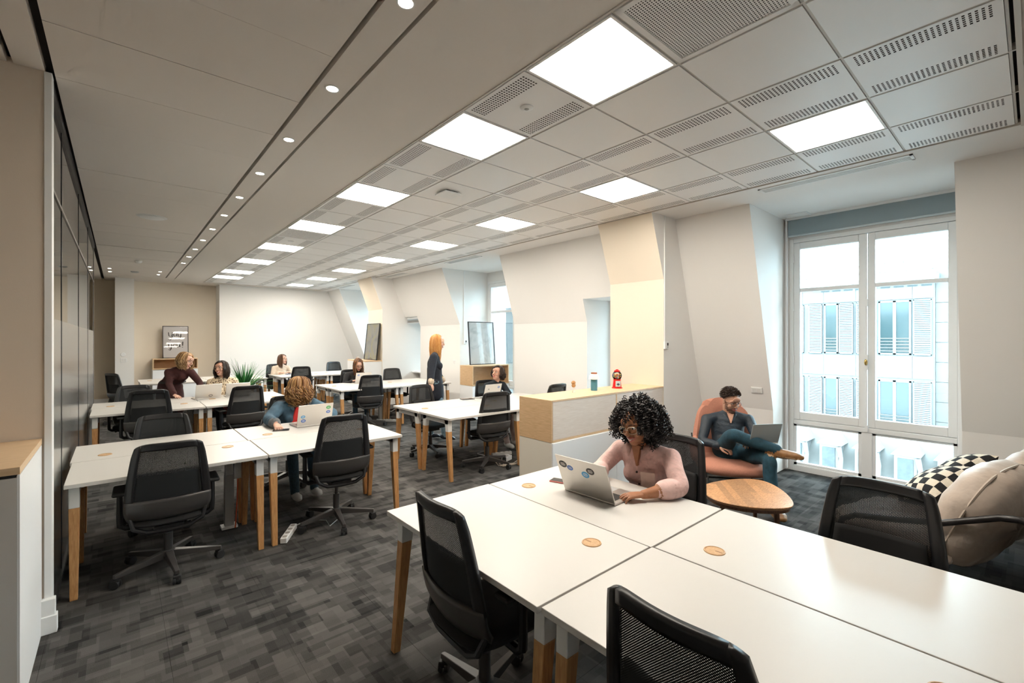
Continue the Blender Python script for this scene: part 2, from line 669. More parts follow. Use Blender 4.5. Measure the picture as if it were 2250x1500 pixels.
def grille_tile():
    """return-air panel: fine punched sheet in a broad frame"""
    mb = MB()
    z = ZC - 0.006
    x0, x1, y0, y1 = 0.010, TX - 0.010, 0.008, TY - 0.008
    mb.box(x0, x1, y0, y0 + 0.03, z, z + 0.03).box(x0, x1, y1 - 0.03, y1, z, z + 0.03)
    mb.box(x0, x0 + 0.03, y0, y1, z, z + 0.03).box(x1 - 0.03, x1, y0, y1, z, z + 0.03)
    N = 38
    a0, a1, b0, b1 = x0 + 0.03, x1 - 0.03, y0 + 0.03, y1 - 0.03
    for i in range(N + 1):
        xx = a0 + (a1 - a0) * i / N
        w = 0.0036
        mb.add([(xx - w, b0, z + 0.004), (xx + w, b0, z + 0.004), (xx + w, b1, z + 0.004), (xx - w, b1, z + 0.004)], [(0, 1, 2, 3)], 0)
        yy = b0 + (b1 - b0) * i / N
        mb.add([(a0, yy - w, z + 0.0042), (a1, yy - w, z + 0.0042), (a1, yy + w, z + 0.0042), (a0, yy + w, z + 0.0042)], [(0, 1, 2, 3)], 0)
    mb.add([(a0, b0, z + 0.012), (a1, b0, z + 0.012), (a1, b1, z + 0.012), (a0, b1, z + 0.012)], [(0, 1, 2, 3)], 1)
    return mb.mesh('air_grille_tile', [M_TILE, M_DARK])


ME_PLAIN, ME_PERF, ME_GRILLE = plain_tile(), perf_tile(), grille_tile()
L0 = {2, 4, 7, 10, 13, 16, 19, 21}
L3 = {1, 4, 7, 10, 13, 16, 19, 22}
G0 = {1, 11}
n0 = n3 = 0
for i in range(5):
    for j in range(NR):
        if (i == 0 and j in L0) or (i == 3 and j in L3):
            continue
        me = ME_PLAIN if i in (1, 3) else ME_PERF
        nm = 'ceiling_tile' if i in (1, 3) else 'perforated_tile'
        if i == 0 and j in G0:
            me, nm = ME_GRILLE, 'air_grille_tile'
        o = bpy.data.objects.new(nm, me)
        COL.objects.link(o)
        o.location = (GX[i], GY[j], 0)
        o.parent = ceiling


def panel_light(x, y, label, grp):
    t = thing('ceiling_light', label, 'ceiling light', (x + TX / 2, y + TY / 2, ZC), 0, grp)
    w, h = TX / 2 - 0.01, TY / 2 - 0.008
    f = 0.014
    MB().box(-w, w, -h, -h + f, -0.006, 0.03).box(-w, w, h - f, h, -0.006, 0.03).box(-w, -w + f, -h + f, h - f, -0.006, 0.03) \
        .box(w - f, w, -h + f, h - f, -0.006, 0.03).build('frame', M_TILE, t)
    MB().box(-w + f, w - f, -h + f, h - f, -0.002, 0.02).build('diffuser', M_EMIT, t)


for n, j in enumerate(sorted(L0)):
    panel_light(GX[0], GY[j], '%s square light panel from the camera in the row beside the plain ceiling band' % ORD[n], 'square ceiling light panels')
for n, j in enumerate(sorted(L3)):
    panel_light(GX[3], GY[j], '%s square light panel from the camera in the row nearer the windows' % ORD[n], 'square ceiling light panels')


def downlight(x, y, z, label, r=0.042):
    t = thing('downlight', label, 'ceiling light', (x, y, z), 0, 'round recessed downlights')
    MB().lathe([(r * 0.74, 0.0), (r * 0.80, -0.004), (r, -0.004), (r * 1.04, 0.004), (r * 0.74, 0.004)], 20, cap=False).build('trim_ring', M_WMETAL, t, smooth=True)
    MB().lathe([(0.0, -0.003), (r * 0.76, -0.0025), (r * 0.76, 0.003), (0, 0.003)], 20, cap=False).build('lens', M_EMITD, t)


for k in range(-1, 11):
    if k >= 0:
        downlight(0.968, 1.84 + 0.922 * k, ZC - 0.004, '%s round downlight from the camera in the strip between the ceiling slots' % ORD[k])
for k, (x, y) in enumerate([(-0.15, 12.95), (-0.15, 13.55), (0.70, 12.85), (0.70, 13.45)]):
    downlight(x, y, ZC - 0.001, ['small downlight near the glass wall end, nearer of the pair', 'small downlight near the glass wall end, farther of the pair',
              'small downlight before the niche, nearer of the pair', 'small downlight before the niche, farther of the pair'][k], 0.035)

# ---- right wall: mansard segments, each a solid prism along Y


def mans(name, pts, y0, y1, m, zb=0.0):
    poly = list(pts) + [(XO, pts[-1][1]), (XO, ZC)]
    o = struct(name, MB().prism(poly, y0, y1, 'y'), [m, M_WALL])
    for q in o.data.polygons:
        q.material_index = 1 if abs(q.normal.y) > 0.9 else 0  # pillar fronts keep the painted-in lamp warmth, side faces plain white
    return o


mans('wall_right', [(5.37, ZC), (6.0, 0.78), (6.02, 0.0)], -2.8, 0.448, M_WALL)
mans('wall_right', [(5.30, ZC), (6.0, 0.78), (6.02, 0.0)], 2.08, 2.97, M_WALL)
mans('wall_right', [(4.76, ZC), (5.03, 2.38), (5.03, 0.0)], 2.97, 3.765, M_WARMLIT)
sx = lambda z, c, k, zk: c + (ZC - z) * (k - c) / (ZC - zk)
mans('wall_right', [(5.20, ZC), (sx(2.27, 5.20, 5.56, 1.92), 2.27)], 3.765, 4.61, M_WALL)
mans('wall_right', [(5.20, ZC), (5.56, 1.92), (5.56, 0.0)], 4.61, 6.34, M_WALL)
mans('wall_right', [(5.17, ZC), (5.64, 1.96), (5.64, 0.0)], 8.24, 9.96, M_WALL)
mans('wall_right', [(5.17, ZC), (sx(2.2, 5.17, 5.64, 1.96), 2.2)], 9.96, 10.58, M_WALL)
mans('wall_right', [(4.64, ZC), (4.93, 2.38), (4.93, 0.0)], 10.58, 11.42, M_WARMLIT)
mans('wall_right', [(5.02, ZC), (5.9, 0.9), (5.9, 0.0)], 13.75, 15.9, M_WALL)

# ---- end wall, niche, passage, near-left wall, back walls
struct('wall_end', MB().box(2.10, XO, 14.75, 15.95, 0, ZC + 0.03), M_WALL)
struct('wall_end', MB().box(-0.07, 0.29, 14.75, 15.95, 0, ZC + 0.03), M_WALL)
struct('wall_end', MB().box(0.29, 2.10, 15.35, 15.95, 0, ZC + 0.03), M_WARMLIT)
struct('wall_end', MB().box(-2.4, -0.07, 15.55, 15.95, 0, ZC + 0.03), M_SAND)
struct('baseboard_end', MB().box(-2.4, -0.07, 15.53, 15.55, 0, 0.12), M_TRIM)
struct('wall_left', MB().box(-2.4, -0.318, 3.655, 3.72, 0, ZC + 0.03), mat('pillar_paint', (0.72, 0.62, 0.52), 0.9, bump=0.03, bscale=150))
struct('wall_left', MB().box(-2.5, -2.4, -2.8, 16, 0, ZC + 0.03), M_SAND)
struct('wall_back', MB().box(-2.5, XO, -2.95, -2.8, 0, ZC + 0.03), M_WALL)
struct('trim_1', MB().box(-0.318, -0.285, 3.648, 3.735, 0, ZC), M_TRIM, bevel=0.003)
struct('baseboard_left', MB().box(-0.345, -0.27, 3.615, 3.66, 0, 0.19).box(-0.345, -0.262, 3.605, 3.66, 0, 0.10), M_TRIM, bevel=0.004)
struct('baseboard_right', MB().box(5.985, 6.02, 2.08, 2.97, 0, 0.10).box(5.545, 5.56, 4.61, 6.34, 0, 0.10).box(5.62, 5.64, 8.24, 9.96, 0, 0.10), M_TRIM)

# ---- glass partition on the left
gw = thing('glass_partition', 'floor to ceiling glass partition with frosted lower film', 'partition', (-0.312, 3.74, 0))
edges = [0.0, 0.76, 2.55, 4.34, 6.13]
for k in range(4):
    a, b = edges[k] + 0.004, edges[k + 1] - 0.004
    MB().box(-0.006, 0.006, a, b, 1.775, 3.10).build('clear_pane', M_PART, gw)
    MB().box(-0.006, 0.006, a, b, 0.03, 1.775).build('frosted_pane', M_FROST, gw)
for e in edges:
    MB().box(-0.009, 0.009, e - 0.006, e + 0.006, 0.03, 3.1).build('joint_strip', M_BLACK, gw)
MB().box(-0.012, 0.012, 0, 6.13, 2.548, 2.568).build('transom_rail', mat('bronze_rail', (0.16, 0.14, 0.12), 0.5), gw)
MB().box(-0.03, 0.022, 0, 6.15, 3.10, 3.165).build('head_track', M_BLACK, gw)
MB().box(-0.02, 0.02, 0, 6.15, 0.0, 0.03).build('floor_track', M_BLACK, gw)
MB().box(-0.012, 0.012, 6.125, 6.15, 0.03, 3.1).build('end_post', M_ALU, gw)


# ---- windows
def sash_window(name, y0, y1, z0, z1, x=XW, lower=0.62, transom=2.255, detail=True, bars=True):
    """french casement with fixed lower lights; y0 < y1"""
    t = thing(name, None, None, (x, 0, 0))
    t['kind'] = 'structure'
    f = 0.05
    MB().box(-0.05, 0.05, y0, y0 + f, z0, z1).box(-0.05, 0.05, y1 - f, y1, z0, z1).box(-0.05, 0.05, y0 + f, y1 - f, z1 - f, z1) \
        .box(-0.05, 0.06, y0 + f, y1 - f, z0, z0 + 0.075).box(-0.05, 0.05, y0 + f, y1 - f, lower - 0.035, lower + 0.02).build('window_frame', M_TRIM, t, bevel=0.006)
    ym = (y0 + y1) / 2
    MB().box(-0.045, 0.045, ym - 0.05, ym + 0.05, z0 + 0.075, lower - 0.035).build('mullion', M_TRIM, t, bevel=0.006)
    for (a, b) in ((y0 + f, ym - 0.006), (ym + 0.006, y1 - f)):
        s = 0.07
        g = MB()
        zl, zh = lower + 0.024, z1 - f - 0.004
        g.box(-0.04, 0.03, a, a + s, zl, zh).box(-0.04, 0.03, b - s, b, zl, zh).box(-0.04, 0.03, a + s, b - s, zl, zl + 0.095) \
            .box(-0.04, 0.03, a + s, b - s, zh - 0.08, zh).box(-0.035, 0.025, a + s, b - s, transom - 0.022, transom + 0.022)
        sash = g.build('sash', M_TRIM, t, bevel=0.006)
        MB().box(-0.004, 0.002, a + s, b - s, zl + 0.095, transom - 0.022).build('pane', M_GLASS, sash)
        MB().box(-0.004, 0.002, a + s, b - s, transom + 0.022, zh - 0.08).build('pane', M_GLASS, sash)
    for (a, b) in ((y0 + f, ym - 0.05), (ym + 0.05, y1 - f)):
        MB().box(-0.004, 0.002, a, b, z0 + 0.075, lower - 0.035).build('pane', M_GLASS, t)
        MB().box(-0.03, 0.03, a, a + 0.03, z0 + 0.075, lower - 0.035).box(-0.03, 0.03, b - 0.03, b, z0 + 0.075, lower - 0.035) \
            .box(-0.03, 0.03, a, b, z0 + 0.075, z0 + 0.105).box(-0.03, 0.03, a, b, lower - 0.06, lower - 0.035).build('fixed_light_frame', M_TRIM, t)
    if detail:
        MB().cyl((-0.06, ym, lower), (-0.06, ym, z1 - 0.06), 0.009, n=10).box(-0.075, -0.035, ym - 0.016, ym + 0.016, 1.30, 1.47) \
            .box(-0.072, -0.04, ym - 0.013, ym + 0.013, 2.02, 2.10).box(-0.072, -0.04, ym - 0.013, ym + 0.013, lower - 0.02, lower + 0.05).build('bolt_rod', M_TRIM, t, smooth=True)
        MB().sphere((-0.085, ym, 1.385), (0.014, 0.016, 0.034), 12, 8).build('oval_knob', mat('brass', (0.55, 0.36, 0.12), 0.3, 0.9), t, smooth=True)
        for zz in (0.8, 1.35, 2.0, 2.6):
            MB().cyl((-0.052, y1 - f - 0.002, zz), (-0.052, y1 - f - 0.002, zz + 0.09), 0.009, n=8).build('hinge', M_TRIM, t, smooth=True)
    return t


sash_window('window_1', 0.46, 2.035, 0.0, 2.90)
struct('trim_2', MB().box(XW - 0.05, XW + 0.05, 0.448, 2.08, 2.90, 3.15).box(XW - 0.05, XW + 0.05, 2.035, 2.08, 0, 2.9), M_WALL)
sash_window('window_2', 6.34, 8.24, 0.0, 2.95, detail=False)
struct('trim_3', MB().box(XW - 0.05, XW + 0.05, 6.34, 8.24, 2.95, 3.155), M_WALL)
sash_window('window_3', 11.42, 13.75, 0.0, 2.95, detail=False)
struct('trim_4', MB().box(XW - 0.05, XW + 0.05, 11.42, 13.75, 2.95, 3.155), M_WALL)


def small_window(name, y0, y1, z0, z1, x):
    t = thing(name, None, None, (x, 0, 0))
    t['kind'] = 'structure'
    f = 0.055
    MB().box(-0.04, 0.04, y0, y0 + f, z0, z1).box(-0.04, 0.04, y1 - f, y1, z0, z1).box(-0.04, 0.04, y0 + f, y1 - f, z1 - f, z1).box(-0.06, 0.04, y0 + f, y1 - f, z0, z0 + 0.07) \
        .box(-0.03, 0.03, y0 + f, y1 - f, (z0 + z1) / 2 - 0.02, (z0 + z1) / 2 + 0.02).build('window_frame', M_TRIM, t, bevel=0.005)
    MB().box(-0.003, 0.003, y0 + f, y1 - f, z0 + 0.07, z1 - f).build('pane', M_GLASS, t)
    return t


small_window('window_4', 3.765, 4.61, 0.75, 2.27, 6.2)
struct('wall_right', MB().box(6.05, XO, 3.765, 4.61, 0, 0.75), M_WALL)
small_window('window_5', 9.96, 10.58, 0.78, 2.2, 6.2)
struct('wall_right', MB().box(5.95, XO, 9.96, 10.58, 0, 0.78), M_WALL)
struct('trim_5', MB().box(5.75, 6.15, 9.97, 10.57, 0.78, 0.81), M_TRIM)

# roller blind over the big window
t = thing('roller_blind', 'grey blue roller blind rolled up above the tall window', 'blind', (XW - 0.1, 1.25, 2.93))
MB().box(-0.008, 0.008, -0.775, 0.775, 0.0, 0.20).build('fabric', M_BLIND, t)
MB().box(-0.03, 0.045, -0.80, 0.80, 0.195, 0.222).build('head_rail', M_TRIM, t)
MB().cyl((0, -0.775, 0.0), (0, 0.775, 0.0), 0.012, n=10).build('bottom_bar', mat('blind_bar', (0.55, 0.62, 0.64), 0.5), t, smooth=True)
MB().box(-0.012, 0.02, 0.785, 0.803, -2.9, 0.2).build('side_channel', M_TRIM, t)

# blind box in the small far window
t = thing('venetian_blind', 'raised slatted blind at the top of the narrow far window', 'blind', (5.62, 10.27, 2.06))
MB().box(-0.02, 0.03, -0.30, 0.30, 0.09, 0.13).build('head_rail', M_TRIM, t)
for k in range(5):
    MB().box(-0.02, 0.025, -0.29, 0.29, 0.012 * k, 0.012 * k + 0.005).build('slat', mat('slat_brown', (0.30, 0.25, 0.22), 0.5), t)
MB().box(-0.022, 0.028, -0.295, 0.295, -0.012, -0.002).build('bottom_rail', M_TRIM, t)


# ---- ceiling fittings
def linear_vent(x, y0, y1, label, n=4, w=0.15):
    t = thing('linear_vent', label, 'air vent', (x, (y0 + y1) / 2, ZC - 0.002))
    h = (y1 - y0) / 2
    MB().box(-w / 2, w / 2, -h, -h + 0.02, -0.008, 0).box(-w / 2, w / 2, h - 0.02, h, -0.008, 0).box(-w / 2, -w / 2 + 0.018, -h, h, -0.008, 0) \
        .box(w / 2 - 0.018, w / 2, -h, h, -0.008, 0).build('frame', M_TRIM, t)
    MB().box(-w / 2 + 0.01, w / 2 - 0.01, -h + 0.01, h - 0.01, -0.0025, 0).build('slot_void', M_DARK, t)
    for k in range(n):
        a = -w / 2 + 0.018 + (k + 0.5) * (w - 0.036) / n
        MB().box(a - 0.006, a + 0.006, -h + 0.02, h - 0.02, -0.007, -0.003).build('blade', M_TRIM, t)


linear_vent(4.945, 0.65, 1.83, 'long linear air vent in the ceiling in front of the tall window', 5)
linear_vent(4.93, 6.6, 7.65, 'linear air vent in the ceiling by the second window bay')
linear_vent(4.93, 9.4, 10.4, 'linear air vent in the ceiling above the narrow far window')
linear_vent(4.93, 12.5, 13.5, 'farthest linear air vent in the ceiling by the end wall')
t = thing('ceiling_hatch', 'small square ceiling hatch beside the roller blind', 'hatch', (6.22, 1.88, ZC - 0.002))
MB().box(-0.10, 0.10, -0.12, 0.12, -0.006, 0).build('cover', M_TRIM, t, bevel=0.003)
MB().box(-0.085, 0.085, -0.105, 0.105, -0.009, -0.006).build('inner_panel', M_WALL, t)
t = thing('motion_sensor', 'round white sensor in the perforated tile between two light panels', 'sensor', (2.0, 2.16, ZC - 0.004))
MB().lathe([(0.0, -0.012), (0.030, -0.012), (0.042, -0.006), (0.044, 0.0), (0, 0)], 24, cap=False).build('body', M_TRIM, t, smooth=True)
MB().lathe([(0.0, -0.016), (0.010, -0.016), (0.016, -0.012), (0, -0.012)], 16, cap=False).build('eye', M_GREYBOX, t, smooth=True)
t = thing('motion_sensor', 'round white sensor in the far perforated tile next to the grey grille', 'sensor', (2.0, 7.5, ZC - 0.004))
MB().lathe([(0.0, -0.012), (0.030, -0.012), (0.042, -0.006), (0.044, 0.0), (0, 0)], 24, cap=False).build('body', M_TRIM, t, smooth=True)
t = thing('access_point', 'square white device hanging below a plain ceiling tile', 'access point', (2.56, 3.95, ZC - 0.004))
MB().box(-0.10, 0.10, -0.10, 0.10, -0.028, -0.012).build('body', M_TRIM, t, bevel=0.008)
MB().box(-0.07, 0.07, -0.07, 0.07, -0.012, 0).build('bracket', M_BLACK, t)
t = thing('air_diffuser', 'round ceiling diffuser of stacked discs in the long metal panels', 'diffuser', (0.31, 7.15, ZC))
MB().lathe([(0.0, -0.02), (0.09, -0.02), (0.11, -0.012), (0.12, -0.012), (0.0, -0.005)], 28, cap=False).build('lower_disc', M_TRIM, t, smooth=True)
MB().lathe([(0.0, -0.008), (0.14, -0.008), (0.155, 0.0), (0, 0)], 28, cap=False).build('upper_disc', M_WMETAL, t, smooth=True)
MB().lathe([(0.05, -0.012), (0.105, -0.012), (0.105, -0.008), (0.05, -0.008)], 28, cap=False).build('shadow_ring', M_BLACK, t)
t = thing('smoke_detector', 'nearer small detector under the long ceiling panels', 'detector', (0.29, 11.3, ZC))
MB().lathe([(0, -0.05), (0.03, -0.05), (0.05, -0.03), (0.055, 0), (0, 0)], 20, cap=False).build('body', M_TRIM, t, smooth=True)
t = thing('smoke_detector', 'farther small detector disc near the niche ceiling', 'detector', (0.27, 13.2, ZC))
MB().lathe([(0, -0.03), (0.05, -0.03), (0.07, -0.018), (0.075, 0), (0, 0)], 20, cap=False).build('body', M_GREYBOX, t, smooth=True)


# ---- wall fittings
def plate(name, label, cat, loc, axis, w, h, extra=None):
    t = thing(name, label, cat, loc)
    if axis == 'x':     # faces -X
        MB().box(-0.010, 0, -w / 2, w / 2, -h / 2, h / 2).build('cover', M_TRIM, t, bevel=0.003)
        MB().box(-0.014, -0.010, -w * 0.38, -w * 0.02, -h * 0.36, h * 0.36).build('rocker', M_WMETAL, t)
        MB().box(-0.014, -0.010, w * 0.02, w * 0.38, -h * 0.36, h * 0.36).build('rocker', M_WMETAL, t)
    else:               # faces -Y
        MB().box(-w / 2, w / 2, -0.010, 0, -h / 2, h / 2).build('cover', M_TRIM, t, bevel=0.003)
        MB().box(-w * 0.38, -w * 0.02, -0.014, -0.010, -h * 0.36, h * 0.36).build('rocker', M_WMETAL, t)
        MB().box(w * 0.02, w * 0.38, -0.014, -0.010, -h * 0.36, h * 0.36).build('rocker', M_WMETAL, t)
    return t


p = plate('wall_socket', 'double white socket plate on the slope beside the lounge chair', 'socket', (5.925, 2.235, 1.02), 'x', 0.13, 0.075)
p.rotation_euler = (0, -math.radians(16.5), 0)
plate('light_switch', 'white switch plate on the wall near the standing woman', 'switch', (5.64, 8.45, 1.13), 'x', 0.10, 0.10)
plate('light_switch', 'white switch plate on the narrow wall beside the niche', 'switch', (0.09, 14.75, 1.12), 'y', 0.12, 0.10)
t = thing('wall_dial', 'round white dial above the switch by the niche', 'dial', (0.08, 14.75, 1.26))
MB().lathe([(0, 0.0), (0.05, 0.0), (0.045, 0.012), (0, 0.012)], 20, M=Tm((0, 0, 0), (PI / 2, 0, 0)), cap=False).build('body', M_TRIM, t, smooth=True)
for nm, lab, x, y, z in (('thermostat', 'white thermostat with dark display on the warm lit pillar side', 5.06, 2.97, 1.57), ('thermostat', 'white thermostat in the second window bay beside the leaning picture', 5.76, 8.24, 1.58)):
    t = thing(nm, lab, 'thermostat', (x, y, z))
    MB().box(-0.035, 0.05, -0.022, 0, -0.045, 0.045).build('case', M_TRIM, t, bevel=0.004)
    MB().box(0.012, 0.04, -0.024, -0.022, -0.005, 0.03).build('display', M_SCREEN, t)
    MB().box(0.012, 0.04, -0.024, -0.022, -0.03, -0.012).build('button', M_GREYBOX, t)
    MB().box(-0.022, -0.010, -0.012, 0, 0.045, ZC - z).build('cable_duct', M_TRIM, t)
# ================================================================== OUTSIDE: the building across the street
KF = 24 / 17.0
XF = 24.0
FY = lambda y: y * KF
FZ = lambda z: 1.65 + (z - 1.65) * KF
M_FAC = mat('facade_panel', (0.125, 0.13, 0.13), 0.7, noise=0.05, nscale=1.5)
M_FACS = mat('facade_stone', (0.105, 0.105, 0.10), 0.8, noise=0.12, nscale=2.0)
M_SHUT = mat('shutter_white', (0.14, 0.146, 0.146), 0.6)
M_SHUTGAP = mat('shutter_gap', (0.045, 0.056, 0.058), 0.8)
M_FGLASS = mat('facade_glass', (0.016, 0.032, 0.035), 0.12)
M_SLATE = mat('slate', (0.05, 0.063, 0.068), 0.6, noise=0.3, nscale=6)
M_ZINC = mat('zinc', (0.09, 0.10, 0.103), 0.5)
bld = thing('apartment_building', 'pale panelled building with louvred shutters seen through the tall window', 'building', (XF, 0, 0))
MB().box(0.05, 6.0, FY(1.80), FY(34.0), FZ(-1.25), FZ(3.25)).build('wall_core', M_FAC, bld)
MB().box(0.2, 6.0, FY(-6.0), FY(1.80), FZ(-1.25), FZ(3.75)).build('side_wing', M_FACS, bld)
rf = MB().prism([(-0.25, FZ(3.25)), (6.0, FZ(3.25)), (6.0, FZ(3.85)), (1.2, FZ(3.52)), (-0.25, FZ(3.42))], FY(1.7), FY(34), 'y').build('roof', M_ZINC, bld)
g = MB()
for z in (3.62, 3.88):
    g.cyl((0.3, FY(1.7), FZ(z)), (0.3, FY(34), FZ(z)), 0.02, n=6)
for k in range(40):
    y = FY(1.68 + k * 0.82)
    g.cyl((0.3, y, FZ(3.45)), (0.3, y, FZ(3.9)), 0.022, n=6)
g.cyl((0.3, FY(1.66), FZ(3.45)), (0.3, FY(1.66), FZ(4.02)), 0.05, n=6)
g.build('roof_railing', M_ZINC, bld)
for k in range(9):
    y0 = FY(1.86 + 0.3 * k)
    MB().box(-0.02, 0.06, y0, y0 + FY(0.22), FZ(3.13), FZ(3.20)).build('eaves_vent', M_SHUTGAP, rf)


def shutter(y0, y1, z0, z1, x=-0.06):
    o = MB().box(x + 0.02, x + 0.06, FY(y0), FY(y1), FZ(z0), FZ(z1)).build('shutter', M_SHUTGAP, bld)
    g = MB()
    a, b, c, d = FY(y0), FY(y1), FZ(z0), FZ(z1)
    w = 0.035
    g.box(x, x + 0.05, a, a + w, c, d).box(x, x + 0.05, b - w, b, c, d).box(x, x + 0.05, a, b, c, c + w).box(x, x + 0.05, a, b, d - w, d)
    g.build('shutter_frame', M_SHUT, o)
    n = int((d - c) / 0.075)
    for k in range(n):
        zz = c + w + (d - c - 2 * w) * k / n
        MB().hexa([(x - 0.005, a + w, zz), (x + 0.0, a + w, zz - 0.0), (x + 0.0, b - w, zz), (x - 0.005, b - w, zz)],
                  [(x + 0.018, a + w, zz + 0.042), (x + 0.024, a + w, zz + 0.042), (x + 0.024, b - w, zz + 0.042), (x + 0.018, b - w, zz + 0.042)]).build('louvre', M_SHUT, o)


def fwindow(y0, y1, z0, z1, mull=True, rail=True):
    a, b, c, d = FY(y0), FY(y1), FZ(z0), FZ(z1)
    o = MB().box(-0.01, 0.07, a, a + 0.06, c, d).box(-0.01, 0.07, b - 0.06, b, c, d).box(-0.01, 0.07, a, b, c, c + 0.06).box(-0.01, 0.07, a, b, d - 0.06, d).build('window', M_SHUT, bld)
    MB().box(0.02, 0.06, a + 0.06, b - 0.06, c + 0.06, d - 0.06).build('pane', M_FGLASS, o)
    if mull:
        m = (a + b) / 2
        MB().box(-0.01, 0.06, m - 0.05, m + 0.05, c, d).build('mullion', M_SHUT, o)
    if rail:
        g = MB()
        for k in range(5):
            zz = c + 0.15 + 0.13 * k
            g.cyl((-0.05, a, zz), (-0.05, b, zz), 0.014, n=6)
        g.build('guard_rail', M_SHUT, o)


for (row0, row1) in ((1.19, 2.75), (-1.05, 0.44)):
    for base in (0.0, 3.1):
        fwindow(2.30 + base, 3.03 + base, row0, row1)
        fwindow(4.03 + base, 4.40 + base, row0, row1, False)
        for (a, b) in ((1.86, 2.25), (3.10, 3.34), (3.38, 3.56), (3.64, 4.0), (4.45, 4.82)):
            shutter(a + base, b + base, row0, row1)
for z0, z1 in ((0.52, 1.15), (2.79, 3.22)):
    for k in range(9):
        y0 = [1.82, 2.27, 3.08, 3.58, 4.42, 5.0, 5.8, 6.6, 7.4][k]
        y1 = [2.27, 3.08, 3.58, 4.42, 5.0, 5.8, 6.6, 7.4, 8.2][k]
        MB().box(0.0, 0.06, FY(y0) + 0.006, FY(y1) - 0.006, FZ(z0), FZ(z1)).build('spandrel_panel', M_FAC, bld)
for k in range(9):
    for j in range(2):
        MB().box(0.14, 0.22, FY(0.2 + j * 0.8) + 0.008, FY(1.0 + j * 0.8) - 0.008, FZ(-1.2 + 0.55 * k) + 0.008, FZ(-0.65 + 0.55 * k) - 0.008).build('stone_block', M_FACS, bld)
# old stone attic storey below, with dormers
att = thing('stone_attic', 'old stone attic storey with small dormers below the pale building', 'building', (XF - 3.2, 0, 0))
KA = (XF - 3.2) / 17.0
AY = lambda y: y * KA
AZ = lambda z: 1.65 + (z - 1.65) * KA
MB().prism([(0.0, AZ(-3.4)), (0.0, AZ(-2.75)), (1.5, AZ(-1.3)), (3.0, AZ(-1.28)), (3.0, AZ(-3.4))], AY(-4), AY(34), 'y').build('stone_slope', M_FACS, att)
for k in range(16):
    y = AY(1.25 + 0.93 * k)
    dmr = MB().box(0.1, 1.4, y, y + 0.62, AZ(-2.6), AZ(-1.72)).build('dormer', M_SHUT, att)
    MB().box(0.06, 0.14, y + 0.1, y + 0.52, AZ(-2.45), AZ(-1.80)).build('slate_shutter', M_SLATE, dmr)
    MB().sphere((0.15, y + 0.31, AZ(-2.62)), (0.22, 0.34, 0.20), 12, 8).build('scroll_base', M_SHUT, dmr, smooth=True)
    MB().prism([(y - 0.1, AZ(-1.72)), (y + 0.72, AZ(-1.72)), (y + 0.62, AZ(-1.62)), (y + 0.2, AZ(-1.40)), (y, AZ(-1.62))], 0.05, 1.3, 'x').build('pediment', M_SHUT, dmr)
    MB().tube([(0.05, y - 0.04, AZ(-2.55)), (0.05, y - 0.10, AZ(-2.1)), (0.05, y - 0.02, AZ(-1.75))], [0.10, 0.07, 0.09], 8).build('scroll_bracket', M_SHUT, dmr, smooth=True)
MB().box(-30, 40, -60, 90, -9.0, -8.6).build('street', mat('bounce_street', (0.5, 0.5, 0.49), 0.9))['kind'] = 'structure'  # street colour lightened to bounce daylight up to the ceiling

# ================================================================== DESKS
DL, DW, DH = 1.148, 0.684, 0.735
M_GROM = wood('grommet_wood', (0.55, 0.32, 0.15), (0.66, 0.42, 0.22), (10, 10, 10), 0.4)


